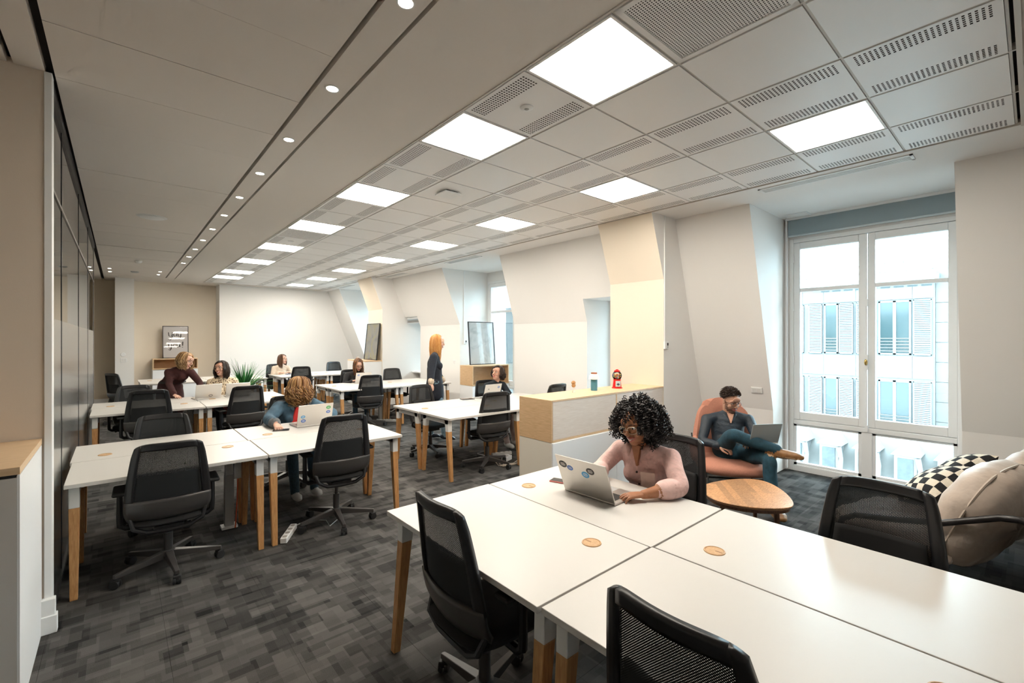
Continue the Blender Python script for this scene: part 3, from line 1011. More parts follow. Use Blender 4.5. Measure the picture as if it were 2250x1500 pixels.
def make_desk():
    t = thing('desk', 'white desk', 'desk')
    MB().box(-DL / 2, DL / 2, -DW / 2, DW / 2, DH - 0.025, DH).build('tabletop', M_DESK, t, bevel=0.002)
    gx, gy = DL / 2 - 0.19, DW / 2 - 0.16
    gr = MB().lathe([(0.0, 0.003), (0.036, 0.003), (0.0365, 0.0015), (0.0385, 0.0015), (0.039, 0.0045), (0.043, 0.0035), (0.044, 0.0), (0, 0)], 28, cap=False,
                    M=Tm((gx, gy, DH))).build('cable_grommet', M_GROM, t, smooth=True)
    MB().lathe([(0.0362, 0.0012), (0.0362, 0.0034), (0.0392, 0.0034), (0.0392, 0.0012)], 28, cap=False, M=Tm((gx, gy, DH))).build('rim', M_OAKD, gr)
    MB().box(gx - 0.034, gx - 0.004, gy - 0.004, gy + 0.004, DH + 0.0028, DH + 0.0036).build('slot', M_OAKD, gr)
    for sx_ in (-1, 1):
        xe = sx_ * (DL / 2 - 0.045)
        w = 0.026
        yt, yb = DW / 2 - 0.095, DW / 2 - 0.028
        ztop, zb = DH - 0.025, DH - 0.165
        g = MB()
        g.box(xe - w, xe + w, -yt - 0.04, yt + 0.04, ztop - 0.055, ztop)
        for sy in (-1, 1):
            k = (ztop - zb) / ztop
            ym = yt + (yb - yt) * k
            g.hexa([(xe - w, sy * ym - 0.030, zb), (xe + w, sy * ym - 0.030, zb), (xe + w, sy * ym + 0.030, zb), (xe - w, sy * ym + 0.030, zb)],
                   [(xe - w, sy * yt - 0.040, ztop), (xe + w, sy * yt - 0.040, ztop), (xe + w, sy * yt + 0.040, ztop), (xe - w, sy * yt + 0.040, ztop)])
        g.build('leg_bracket', M_WMETAL, t, bevel=0.003)
        for sy in (-1, 1):
            k = (ztop - zb) / ztop
            ym = yt + (yb - yt) * k
            a, b = 0.027, 0.019
            MB().hexa([(xe - b, sy * yb - b, 0), (xe + b, sy * yb - b, 0), (xe + b, sy * yb + b, 0), (xe - b, sy * yb + b, 0)],
                      [(xe - a, sy * ym - 0.029, zb), (xe + a, sy * ym - 0.029, zb), (xe + a, sy * ym + 0.029, zb), (xe - a, sy * ym + 0.029, zb)]).build('leg', M_LEG, t, bevel=0.003)
    MB().box(-DL / 2 + 0.10, DL / 2 - 0.10, -0.03, 0.03, DH - 0.06, DH - 0.025).build('cross_beam', M_WMETAL, t)
    return t


DESK0 = make_desk()
desk_used = False


def desk(cx, cy, face, label, group):
    """face: '+x','-x','+y','-y' = where the sitter looks"""
    global desk_used
    o = DESK0 if not desk_used else copy_tree(DESK0)
    desk_used = True
    o.location = (cx, cy, 0)
    o.rotation_euler = (0, 0, {'+y': 0, '-y': PI, '+x': -PI / 2, '-x': PI / 2}[face])
    tag(o, label, 'desk', group)
    return o


FX0, FX1 = 1.078 + DW / 2, 1.768 + DW / 2
desk(FX0, 1.112 + DL / 2, '+x', 'bare front desk with a black mesh chair, across from the woman in pink', 'front desks')
desk(FX1, 1.105 + DL / 2, '-x', 'front white desk with the stickered laptop of the woman in pink', 'front desks')
desk(FX0 + 0.010, 1.102 - DL / 2, '+x', 'nearest white desk with a chair back cut off by the bottom edge', 'front desks')
desk(FX1 + 0.012, 1.094 - DL / 2, '-x', 'front white desk with the soft chair shadow, beside the sofa', 'front desks')
bank = [('L', -0.260, 3.955, 'desk bank of the woman in the denim jacket', {(0, 0): 'nearer white desk by the glass wall, in the bank of the woman in denim', (1, 0): 'nearer white desk on the aisle, opposite the woman in the denim jacket',
         (0, 1): 'farther white desk by the glass wall, in the bank of the woman in denim', (1, 1): 'white desk holding the laptop of the woman in the denim jacket'}),
        ('B', -0.262, 7.33, 'desk bank of the woman in the leopard print blouse', {(0, 0): 'nearer white desk by the glass wall in the second bank', (1, 0): 'nearer white desk on the aisle in the second bank, facing the leopard print blouse',
         (0, 1): 'white desk the woman in the maroon dress leans on', (1, 1): 'white desk in front of the woman in the leopard print blouse'}),
        ('E', 0.33, 11.75, 'desk bank in front of the niche', {(0, 0): 'nearer white desk before the niche with the poster, near the glass wall', (1, 0): 'nearer white desk before the niche with the poster, towards the plant',
         (0, 1): 'farther white desk directly under the niche poster', (1, 1): 'farther white desk before the niche, towards the end wall'}),
        ('R', 2.855, 4.385, 'desk bank behind the wooden divider cabinet', {(0, 0): 'white desk end nearest the wooden divider, with a splayed leg in the aisle', (1, 0): 'white desk mostly hidden behind the wooden divider cabinet',
         (0, 1): 'white desk whose chair the standing woman in the blazer holds', (1, 1): 'white desk of the woman in the dark sweater by the open shelf'}),
        ('D', 2.965, 8.02, 'desk bank of the woman in the black turtleneck', {(0, 0): 'white aisle desk in front of the woman in the black turtleneck', (1, 0): 'white desk behind the standing woman, nearer side of its bank',
         (0, 1): 'white desk with the laptop of the woman in the black turtleneck', (1, 1): 'white desk before the narrow far window'}),
        ('C', 2.93, 11.78, 'farthest desk bank at the end wall', {(0, 0): 'nearer white desk in the farthest bank, with a black chair back before it', (1, 0): 'nearer white desk in the farthest bank, towards the windows',
         (0, 1): 'white desk of the woman in the cream top at the end wall', (1, 1): 'farthest white desk in the window corner of the end wall'})]
for key, x0, y0, grp, labs in bank:
    for i in range(2):
        for j in range(2):
            cx = x0 + DL / 2 + i * (DL + 0.009) + (0.012 if j else 0) * (-1)
            cy = y0 + DW / 2 + j * (DW + 0.009)
            desk(cx, cy, '+y' if j == 0 else '-y', labs[(i, j)], grp)

# ================================================================== OFFICE CHAIRS


def chair_back_pt(u, v):
    """u -1..1 across, v 0..1 up the back; a shallow shell curved round the sitter"""
    z = 0.435 + v * 0.555
    w = 0.250 - 0.010 * (1 - v) ** 2 - 0.068 * max(0.0, v - 0.25) ** 1.4 - 0.02 * v
    if v < 0.22:
        w -= 0.035 * ((0.22 - v) / 0.22) ** 2
    x = u * w
    # round the upper corners
    zr = z
    if v > 0.85:
        zr = z - 0.024 * ((v - 0.85) / 0.15) * abs(u) ** 6
    y = -0.195 - 0.02 * math.sin(min(1, v / 0.45) * PI * 0.5) - 0.075 * max(0, v - 0.2) ** 1.3 + 0.055 * u * u * (1 - 0.35 * v)
    if v < 0.2:
        y += 0.05 * ((0.2 - v) / 0.2) ** 1.5
    return (x, y, zr)


U0, V0, V1 = 0.80, 0.30, 0.915


def make_chair():
    t = thing('office_chair', 'black chair', 'chair')
    hub = MB().lathe([(0.0, 0.085), (0.045, 0.085), (0.05, 0.10), (0.04, 0.135), (0.0, 0.135)], 16, cap=False)
    for k in range(5):
        a = 2 * PI * k / 5 + PI / 2 + 0.2
        R = Matrix.Rotation(a, 4, 'Z')
        hub.hexa([(0.02, -0.026, 0.082), (0.322, -0.014, 0.066), (0.322, 0.014, 0.066), (0.02, 0.026, 0.082)],
                 [(0.02, -0.024, 0.132), (0.322, -0.012, 0.090), (0.322, 0.012, 0.090), (0.02, 0.024, 0.132)], M=R)
    base = hub.build('star_base', M_PLATE, t, bevel=0.003)
    cm = MB()
    for s in (-1, 1):
        cm.cyl((s * 0.007, 0, 0.029), (s * 0.024, 0, 0.029), 0.029, n=14)
    cm.box(-0.022, 0.022, -0.024, 0.022, 0.030, 0.060).cyl((0, 0, 0.05), (0, 0, 0.072), 0.009, n=8)
    cme = None
    for k in range(5):
        a = 2 * PI * k / 5 + PI / 2 + 0.2
        o = cm.build('caster', M_RUBBER, base, bevel=0.003) if cme is None else cme.copy()
        if cme is not None:
            COL.objects.link(o)
        cme = o
        o.location = (0.312 * math.cos(a), 0.312 * math.sin(a), 0)
        o.rotation_euler = (0, 0, a + 0.7 * k)
    MB().cyl((0, 0, 0.13), (0, 0, 0.26), 0.027, n=14).cyl((0, 0, 0.26), (0, 0, 0.37), 0.015, n=12).build('gas_column', M_PLATE, t, smooth=True)
    MB().box(-0.085, 0.085, -0.17, 0.11, 0.355, 0.405).box(0.08, 0.19, 0.02, 0.045, 0.365, 0.38).box(0.175, 0.20, 0.0, 0.06, 0.36, 0.385).build('tilt_mechanism', M_BLACK, t, bevel=0.008)

    def seat(u, v):
        x = (u - 0.5) * 2
        y = (v - 0.5) * 2
        k = (abs(x) ** 4 + abs(y) ** 4) ** 0.25
        return x, y, k
    g = MB()
    n = 14
    for top in (1, 0):
        def fn(u, v, top=top):
            x, y, k = seat(u, v)
            m = max(abs(x), abs(y))
            q = (m / k) if k > 1e-6 else 1
            X, Y = x * q * 0.225, 0.02 + y * q * 0.225
            e = max(0, m - 0.72) / 0.28
            if top:
                return (X, Y, 0.468 - 0.030 * e * e - 0.008 * (1 - x * x) - 0.014 * max(0, y) ** 3)
            return (X * 0.985, 0.02 + (Y - 0.02) * 0.985, 0.405 + 0.018 * e * e)
        g.grid(fn, n, n)
    # side wall between upper and lower sheet
    so = MB()
    so.v, so.f, so.m = g.v, g.f, g.m
    N1 = (n + 1) ** 2
    rim = [i for i in range(n)] + [n + j * (n + 1) for j in range(n)] + [n * (n + 1) + n - i for i in range(n)] + [(n - j) * (n + 1) for j in range(n)]
    for i in range(len(rim)):
        a, b = rim[i], rim[(i + 1) % len(rim)]
        so.f.append((a, b, b + N1, a + N1))
        so.m.append(0)
    so.build('seat', M_SEATF, t, smooth=True)

    # backrest: outer frame, lower plate, mesh panel, lumbar pad
    def rng(a, b, n_):
        return [a + (b - a) * i / n_ for i in range(n_ + 1)]

    def sheet(us, vs, off=0.0):
        m_ = MB()
        for v in vs:
            for u in us:
                p = chair_back_pt(u, v)
                m_.v.append((p[0], p[1] + off, p[2]))
        nu = len(us)
        for j in range(len(vs) - 1):
            for i in range(nu - 1):
                a = j * nu + i
                m_.f.append((a, a + 1, a + nu + 1, a + nu))
                m_.m.append(0)
        return m_
    fr = MB()
    for us, vs in ((rng(-1, -U0, 3), rng(V0 - 0.04, 1, 20)), (rng(U0, 1, 3), rng(V0 - 0.04, 1, 20)), (rng(-U0, U0, 14), rng(V1, 1, 4))):
        s = sheet(us, vs)
        fr.add(s.v, s.f)
    fo = fr.build('back_frame', M_BLACK, t, smooth=True, solid=0.022)
    lp = sheet(rng(-1, 1, 20), rng(0.05, V0, 8), -0.006)
    lp.build('lower_plate', M_PLATE, t, smooth=True, solid=0.024)
    ms = sheet(rng(-U0 - 0.02, U0 + 0.02, 16), rng(V0 - 0.01, V1 + 0.01, 16), 0.004)
    ms.build('mesh_panel', M_MESH, t, smooth=True)
    lb = sheet(rng(-0.74, 0.74, 12), rng(V0 - 0.02, 0.60, 8), 0.018)
    lb.build('lumbar_pad', mat('lumbar', (0.014, 0.014, 0.015), 0.85), t, smooth=True, solid=0.012)
    # looped bracket from the plate down under the seat
    lo = MB()
    p0, p1 = chair_back_pt(-0.93, 0.10), chair_back_pt(0.93, 0.10)
    lo.tube([p0, (-0.19, -0.17, 0.415), (-0.12, -0.165, 0.375), (0, -0.16, 0.368), (0.12, -0.165, 0.375), (0.19, -0.17, 0.415), p1], [0.014, 0.015, 0.016, 0.018, 0.016, 0.015, 0.014], 8)
    lo.build('back_bracket', M_BLACK, t, smooth=True)
    for s in (-1, 1):
        a = MB()
        a.tube([(s * 0.10, 0.0, 0.385), (s * 0.235, 0.0, 0.385), (s * 0.262, 0.0, 0.405), (s * 0.265, 0.0, 0.45), (s * 0.265, 0.0, 0.63)], [0.020, 0.020, 0.020, 0.019, 0.017], 8)
        ao = a.build('armrest', M_BLACK, t, smooth=True)
        MB().box(s * 0.262 - 0.042, s * 0.262 + 0.042, -0.115, 0.125, 0.632, 0.658).build('arm_pad', M_RUBBER, ao, bevel=0.012, seg=3)
    return t


CHAIR0 = make_chair()
chair_used = False


def chair(x, y, rz, label, group='black mesh office chairs', dz=0.0, spin=0.0, arms=True):
    """rz: angle of the direction the sitter looks, measured from +Y counter-clockwise (radians)"""
    global chair_used
    o = CHAIR0 if not chair_used else copy_tree(CHAIR0)
    chair_used = True
    o.location = (x, y, 0)
    o.rotation_euler = (0, 0, rz)
    tag(o, label, 'chair', group)
    for ch in list(o.children):
        nm = ch.name.split('.')[0]
        if nm == 'star_base':
            ch.rotation_euler = (0, 0, spin)
        elif nm == 'gas_column':
            pass
        else:
            ch.location = (0, 0, dz)
        if nm == 'armrest' and not arms and o is not CHAIR0:
            for sb in list(ch.children):
                bpy.data.objects.remove(sb)
            bpy.data.objects.remove(ch)
    return o


R_ = math.radians
CH = [
    (1.235, 1.61, R_(-92), 'black mesh chair in the foreground before the front desk, its whole back shown', 0, 0.2),
    (1.255, 0.575, R_(-92), 'nearest black chair, cut off by the bottom edge of the photo', 0, 0.4),
    (2.405, 0.465, R_(90), 'black mesh chair between the front desk and the sofa, its mesh shining through', 0, 0.1),
    (2.66, 1.62, R_(86), 'black chair under the woman in the pink shirt', 0, 0.3),
    (0.27, 4.10, R_(-2), 'black armchair before the nearer desk by the glass wall, its base legs spread in shadow', -0.04, 0.55),
    (1.48, 4.12, R_(-4), 'black mesh chair before the power strip, opposite the denim jacket', 0.01, 0.35),
    (0.31, 5.15, R_(178), 'black chair with a solid dark back, far side of the denim bank', -0.05, 0.3),
    (1.47, 5.62, R_(165), 'black chair under the woman in the denim jacket', -0.02, 0.3),
    (0.285, 7.42, R_(0), 'black chair before the nearer desk of the second bank, close to the glass wall', 0.03, 0.5),
    (1.33, 7.42, R_(6), 'black chair with the hoop under its back, before the leopard print blouse', 0.01, 0.5),
    (0.16, 8.52, R_(176), 'black chair at the far side of the second bank, partly behind another chair', -0.03, 0.2),
    (1.30, 8.78, R_(172), 'black chair under the woman in the leopard print blouse', 0.0, 0.2),
    (0.10, 11.72, R_(-60), 'black chair seen edge on before the niche desks', 0.0, 0.2),
    (3.12, 12.82, R_(190), 'black chair under the woman in the cream top', 0.0, 0.2),
    (3.34, 11.74, R_(-8), 'black chair behind the curly hair, in front of the farthest bank', 0.0, 0.2),
    (4.70, 13.02, R_(185), 'black chair facing the room at the end wall corner', 0.0, 0.2),
    (3.76, 9.42, R_(180), 'black chair under the woman in the black turtleneck', 0.0, 0.2),
    (3.53, 8.20, R_(-8), 'black mesh chair before the laptop of the woman in the turtleneck', 0.0, 0.6),
    (4.62, 9.20, R_(180), 'black chair facing the room below the narrow far window', 0.0, 0.2),
    (3.40, 5.72, R_(187), 'black chair the standing woman rests her hand on', -0.02, 0.7),
    (3.60, 4.64, R_(-8), 'black mesh chair beside the wooden divider, its five star base in full view', 0.0, 0.95),
    (4.68, 5.88, R_(172), 'black chair under the woman in the dark sweater', -0.04, 0.2),
    (4.72, 4.70, R_(5), 'black chair back peeping over the wooden divider', 0.02, 0.2),
]
for (x, y, rz, lab, dz, sp) in CH:
    chair(x, y, rz, lab, dz=dz, spin=sp, arms=not any(q in lab for q in ('solid dark back', 'standing', 'sofa', 'pink shirt')))

# ================================================================== CABINETS
# wooden divider between the front desks and the aisle bank
dv = thing('divider_cabinet', 'long divider of pale wood lockers on a white base, lamp and gumball machine on top', 'cabinet', (3.07, 2.97, 0))
MB().box(0, 1.955, 0.0, 0.45, 0.03, 0.668).build('white_base', M_WHITELAM, dv, bevel=0.002)
MB().box(0.002, 1.955, 0.03, 0.43, 0.0, 0.03).build('plinth', M_GREYBOX, dv)
MB().box(-0.003, 0.0, 0.0, 0.45, 0.03, 0.666).build('base_side', M_CREAMLAM, dv)
MB().box(0, 1.955, 0.014, 0.45, 0.672, 1.052).build('locker_carcass', M_OAK, dv)
MB().box(0, 1.955, 0.0, 0.45, 1.052, 1.07).build('top_board', M_OAKX, dv, bevel=0.001)
MB().box(-0.004, 0.014, 0.0, 0.45, 0.67, 1.068).build('side_board', M_OAK, dv, bevel=0.001)
MB().box(0.014, 1.955, -0.001, 0.014, 0.67, 0.69).build('bottom_board', M_OAKX, dv)
for a, b in ((0.02, 1.0), (1.02, 1.95)):
    MB().box(a, b, 0.003, 0.016, 0.692, 1.05).build('locker_front', M_ASH, dv, bevel=0.001)
MB().box(1.0, 1.02, 0.0, 0.016, 0.69, 1.052).build('divider_board', M_OAKX, dv)
for a, b in ((0.004, 0.998), (1.002, 1.952)):
    MB().box(a, b, -0.012, 0.0, 0.035, 0.664).build('base_door', M_WHITELAM, dv, bevel=0.001)

# open shelf with the leaning white picture, second bay
sh = thing('open_shelf', 'open wooden box shelf on a white cabinet below the pale picture', 'shelf', (5.43, 7.48, 0))
MB().box(0, 0.97, 0.0, 0.45, 0.0, 0.68).build('white_base', M_WHITELAM, sh, bevel=0.002)
b = MB()
b.box(0, 0.02, 0, 0.45, 0.685, 1.095).box(0.95, 0.97, 0, 0.45, 0.685, 1.095).box(0.02, 0.95, 0, 0.45, 0.685, 0.705).box(0.02, 0.95, 0, 0.45, 1.075, 1.095).box(0.02, 0.95, 0.43, 0.45, 0.705, 1.075)
b.build('box_shelf', M_OAK, sh, bevel=0.001)

# cabinet under the far painting
cb = thing('storage_cabinet', 'white cabinet with a thin wooden top under the dark leaning painting', 'cabinet', (4.50, 10.60, 0))
MB().box(0, 0.425, 0.0, 1.10, 0.0, 1.09).build('body', M_WHITELAM, cb, bevel=0.002)
MB().box(-0.006, 0.427, -0.005, 1.105, 1.09, 1.115).build('top_board', M_OAKX, cb)
MB().box(-0.012, 0.0, 0.005, 0.545, 0.04, 1.08).build('door', M_WHITELAM, cb)
MB().box(-0.012, 0.0, 0.555, 1.095, 0.04, 1.08).build('door', M_WHITELAM, cb)

# niche shelf with poster
ns = thing('niche_shelf', 'open wooden shelf box in the niche below the lettered poster', 'shelf', (0.66, 14.85, 0))
MB().box(0, 0.96, 0.02, 0.42, 0.0, 0.84).build('white_base', M_WHITELAM, ns, bevel=0.002)
b = MB()
b.box(0, 0.022, 0, 0.42, 0.85, 1.13).box(0.938, 0.96, 0, 0.42, 0.85, 1.13).box(0.022, 0.938, 0, 0.42, 0.85, 0.872).box(0.022, 0.938, 0, 0.42, 1.108, 1.13).box(0.022, 0.938, 0.40, 0.42, 0.872, 1.108)
b.build('box_shelf', M_OAKX, ns, bevel=0.001)
MB().box(0.022, 0.938, 0.39, 0.40, 0.872, 1.108).build('back_panel', M_OAKD, ns)

# near left cabinet with the wooden top
lc = thing('low_cabinet', 'grey cabinet with a wooden top at the edge of the photo beside the doorway wall', 'cabinet', (-1.15, 2.90, 0))
MB().box(0, 0.815, 0.0, 0.745, 0.0, 1.045).build('body', mat('grey_laminate', (0.62, 0.59, 0.56), 0.5), lc, bevel=0.002)
MB().box(-0.005, 0.825, -0.006, 0.745, 1.06, 1.092).build('top_board', M_OAKX, lc, bevel=0.001)
MB().box(0.0, 0.81, 0.01, 0.745, 1.045, 1.06).build('shadow_gap', M_BLACK, lc)
MB().box(0.815, 0.824, 0.0, 0.745, 0.0, 1.055).build('side_panel', M_WHITELAM, lc)
# ================================================================== PEOPLE
from mathutils.kdtree import KDTree
V = Vector


class Body:
    """union of lofts and blobs, voxel-remeshed into one continuous skin, coloured by the nearest source piece"""

    def __init__(self):
        self.v, self.f, self.t = [], [], []

    def _add(self, vs, fs, tag_):
        o = len(self.v)
        self.v += [tuple(p) for p in vs]
        self.f += [tuple(i + o for i in f) for f in fs]
        self.t += [tag_] * len(vs)

    def loft(self, rings, tag_, side=None, n=18, step=0.016):
        """rings: (point, a, b); a along side, b across it; round ends"""
        R = [(V(p), a, b) for p, a, b in rings]
        # resample finely
        out = []
        for i in range(len(R) - 1):
            d = (R[i + 1][0] - R[i][0]).length
            k = max(1, int(d / step))
            for j in range(k):
                s = j / k
                # smooth interpolation of position with catmull-rom
                p0 = R[max(i - 1, 0)][0]
                p1, p2 = R[i][0], R[i + 1][0]
                p3 = R[min(i + 2, len(R) - 1)][0]
                p = 0.5 * ((2 * p1) + (p2 - p0) * s + (2 * p0 - 5 * p1 + 4 * p2 - p3) * s * s + (3 * p1 - p0 - 3 * p2 + p3) * s ** 3)
                ss = s * s * (3 - 2 * s)
                out.append((p, R[i][1] + (R[i + 1][1] - R[i][1]) * ss, R[i][2] + (R[i + 1][2] - R[i][2]) * ss))
        out.append(R[-1])
        t0 = (out[1][0] - out[0][0]).normalized()
        t1 = (out[-1][0] - out[-2][0]).normalized()
        caps0, caps1 = [], []
        for k in (0.98, 0.85, 0.6, 0.3):
            r0 = min(out[0][1], out[0][2])
            r1 = min(out[-1][1], out[-1][2])
            c = math.sqrt(1 - k * k)
            caps0.append((out[0][0] - t0 * r0 * k, out[0][1] * c, out[0][2] * c))
            caps1.append((out[-1][0] + t1 * r1 * k, out[-1][1] * c, out[-1][2] * c))
        out = caps0 + out + caps1[::-1]
        vs, fs = [], []
        up = None
        for i, (p, a, b) in enumerate(out):
            t = (out[min(i + 1, len(out) - 1)][0] - out[max(i - 1, 0)][0]).normalized()
            if side is not None:
                s = V(side) - t * V(side).dot(t)
            else:
                s = (up if up is not None else (V((0, 0, 1)) if abs(t.z) < 0.9 else V((0, 1, 0))))
                s = s - t * s.dot(t)
            s.normalize()
            up = s
            u = t.cross(s)
            for k in range(n):
                ang = 2 * PI * k / n
                vs.append(p + s * (a * math.cos(ang)) + u * (b * math.sin(ang)))
        for i in range(len(out) - 1):
            for k in range(n):
                k2 = (k + 1) % n
                fs.append((i * n + k, i * n + k2, (i + 1) * n + k2, (i + 1) * n + k))
        fs.append(tuple(range(n))[::-1])
        fs.append(tuple(range((len(out) - 1) * n, len(out) * n)))
        self._add(vs, fs, tag_)

    def limb(self, pts, rad, tag_, flat=1.0, side=None, n=16):
        self.loft([(p, r, r * flat) for p, r in zip(pts, rad)], tag_, side, n)

    def blob(self, c, r, tag_, M=None, nu=18, nv=12):
        m = MB().sphere(c, r, nu, nv, M=M)
        self._add(m.v, m.f, tag_)

    def skin(self, voxel, smooth=3):
        me = bpy.data.meshes.new('tmp')
        me.from_pydata(self.v, [], self.f)
        ob = bpy.data.objects.new('tmp', me)
        COL.objects.link(ob)
        r = ob.modifiers.new('r', 'REMESH')
        r.mode = 'VOXEL'
        r.voxel_size = voxel
        s = ob.modifiers.new('s', 'SMOOTH')
        s.iterations = smooth
        s.factor = 0.5
        dg = bpy.context.evaluated_depsgraph_get()
        ev = ob.evaluated_get(dg)
        em = ev.to_mesh()
        nv = len(em.vertices)
        co = np.empty(nv * 3)
        em.vertices.foreach_get('co', co)
        vs = co.reshape(-1, 3)
        fs = [tuple(p.vertices) for p in em.polygons]
        ev.to_mesh_clear()
        bpy.data.objects.remove(ob)
        bpy.data.meshes.remove(me)
        kd = KDTree(len(self.v))
        for i, p in enumerate(self.v):
            kd.insert(p, i)
        kd.balance()
        ft = []
        for f in fs:
            c = (vs[f[0]] + vs[f[1]] + vs[f[2]] + vs[f[-1]]) / 4
            ft.append(self.t[kd.find(c)[1]])
        # neighbour vote so colour borders stay clean
        for _ in range(3):
            cnt = [dict() for _ in range(len(vs))]
            for f, tg in zip(fs, ft):
                for i in f:
                    cnt[i][tg] = cnt[i].get(tg, 0) + 1
            nf = []
            for f, tg in zip(fs, ft):
                c = {tg: 1}
                for i in f:
                    for q, k in cnt[i].items():
                        c[q] = c.get(q, 0) + k
                nf.append(max(c, key=c.get))
            ft = nf
        return vs, fs, ft


class Shell:
    """collects finished surfaces into one mesh object"""

    def __init__(self):
        self.v, self.f, self.t = [], [], []

    def add(self, vs, fs, ts):
        o = len(self.v)
        self.v += [tuple(p) for p in vs]
        self.f += [tuple(i + o for i in f) for f in fs]
        self.t += ts if isinstance(ts, list) else [ts] * len(fs)

    def mb(self, m, tag_):
        self.add(m.v, m.f, tag_)

    def build(self, name, mats, parent):
        keys = sorted(set(self.t))
        me = bpy.data.meshes.new(name)
        me.from_pydata(self.v, [], self.f)
        for k in keys:
            me.materials.append(mats[k])
        ix = {k: i for i, k in enumerate(keys)}
        me.polygons.foreach_set('material_index', [ix[t] for t in self.t])
        me.polygons.foreach_set('use_smooth', [True] * len(self.f))
        me.update()
        o = bpy.data.objects.new(name, me)
        COL.objects.link(o)
        o.parent = parent
        return o


def hand(sh, W, d, n, t, curl=(0.3, 0.4, 0.3), s=0.95, spread=0.08, thumb=0.35, voxel=0.004):
    """W wrist, d towards the fingers, n palm normal (the side the fingers curl to), t thumb side"""
    d, n = V(d).normalized(), V(n).normalized()
    n = (n - d * n.dot(d)).normalized()
    t = V(t)
    t = (t - d * t.dot(d) - n * t.dot(n)).normalized()
    W = V(W)
    b = Body()
    b.loft([(W - d * 0.03 * s, 0.026 * s, 0.019 * s), (W, 0.025 * s, 0.018 * s), (W + d * 0.03 * s, 0.034 * s, 0.017 * s), (W + d * 0.065 * s, 0.040 * s, 0.015 * s), (W + d * 0.088 * s, 0.037 * s, 0.012 * s)], 'skin', t, 14, 0.008)
    L = [0.068, 0.077, 0.071, 0.056]
    for k in range(4):
        p = W + d * (0.082 - (0.006 if k == 3 else 0) - (0.003 if k == 0 else 0)) * s + t * (0.031 - 0.0205 * k) * s
        dd = (d + t * spread * (1.5 - k)).normalized()
        a = 0.0
        pts, rad = [p - dd * 0.015], [0.0095 * s]
        for j, (fr, c) in enumerate(zip((0.45, 0.32, 0.23), curl)):
            a += c * (1 + 0.06 * k)
            p = p + (dd * math.cos(a) + n * math.sin(a)) * L[k] * fr * s
            pts.append(p)
            rad.append((0.0088, 0.0080, 0.0070)[j] * s)
        b.limb(pts, rad, 'skin', n=10)
    p = W + d * 0.022 * s + t * 0.026 * s + n * 0.004
    e1 = (d * 0.72 + t * (0.62 - thumb * 0.4) + n * thumb).normalized()
    e2 = (d * 0.92 + t * (0.25 - thumb * 0.4) + n * thumb * 0.8).normalized()
    b.limb([p, p + e1 * 0.04 * s, p + e1 * 0.04 * s + e2 * 0.034 * s, p + e1 * 0.04 * s + e2 * 0.055 * s], [0.0125 * s, 0.0112 * s, 0.0098 * s, 0.0075 * s], 'skin', n=10)
    vs, fs, ts = b.skin(voxel * s, 2)
    sh.add(vs, fs, ts)


def head_matrix(c, look, roll=0.0, s=1.0):
    f = V(look).normalized()
    r = f.cross(V((0, 0, 1))).normalized()
    u = r.cross(f).normalized()
    if roll:
        q = Matrix.Rotation(roll, 3, f)
        r, u = q @ r, q @ u
    M = Matrix(((r.x, f.x, u.x, c[0]), (r.y, f.y, u.y, c[1]), (r.z, f.z, u.z, c[2]), (0, 0, 0, 1)))
    return M @ Matrix.Diagonal((s, s, s, 1))


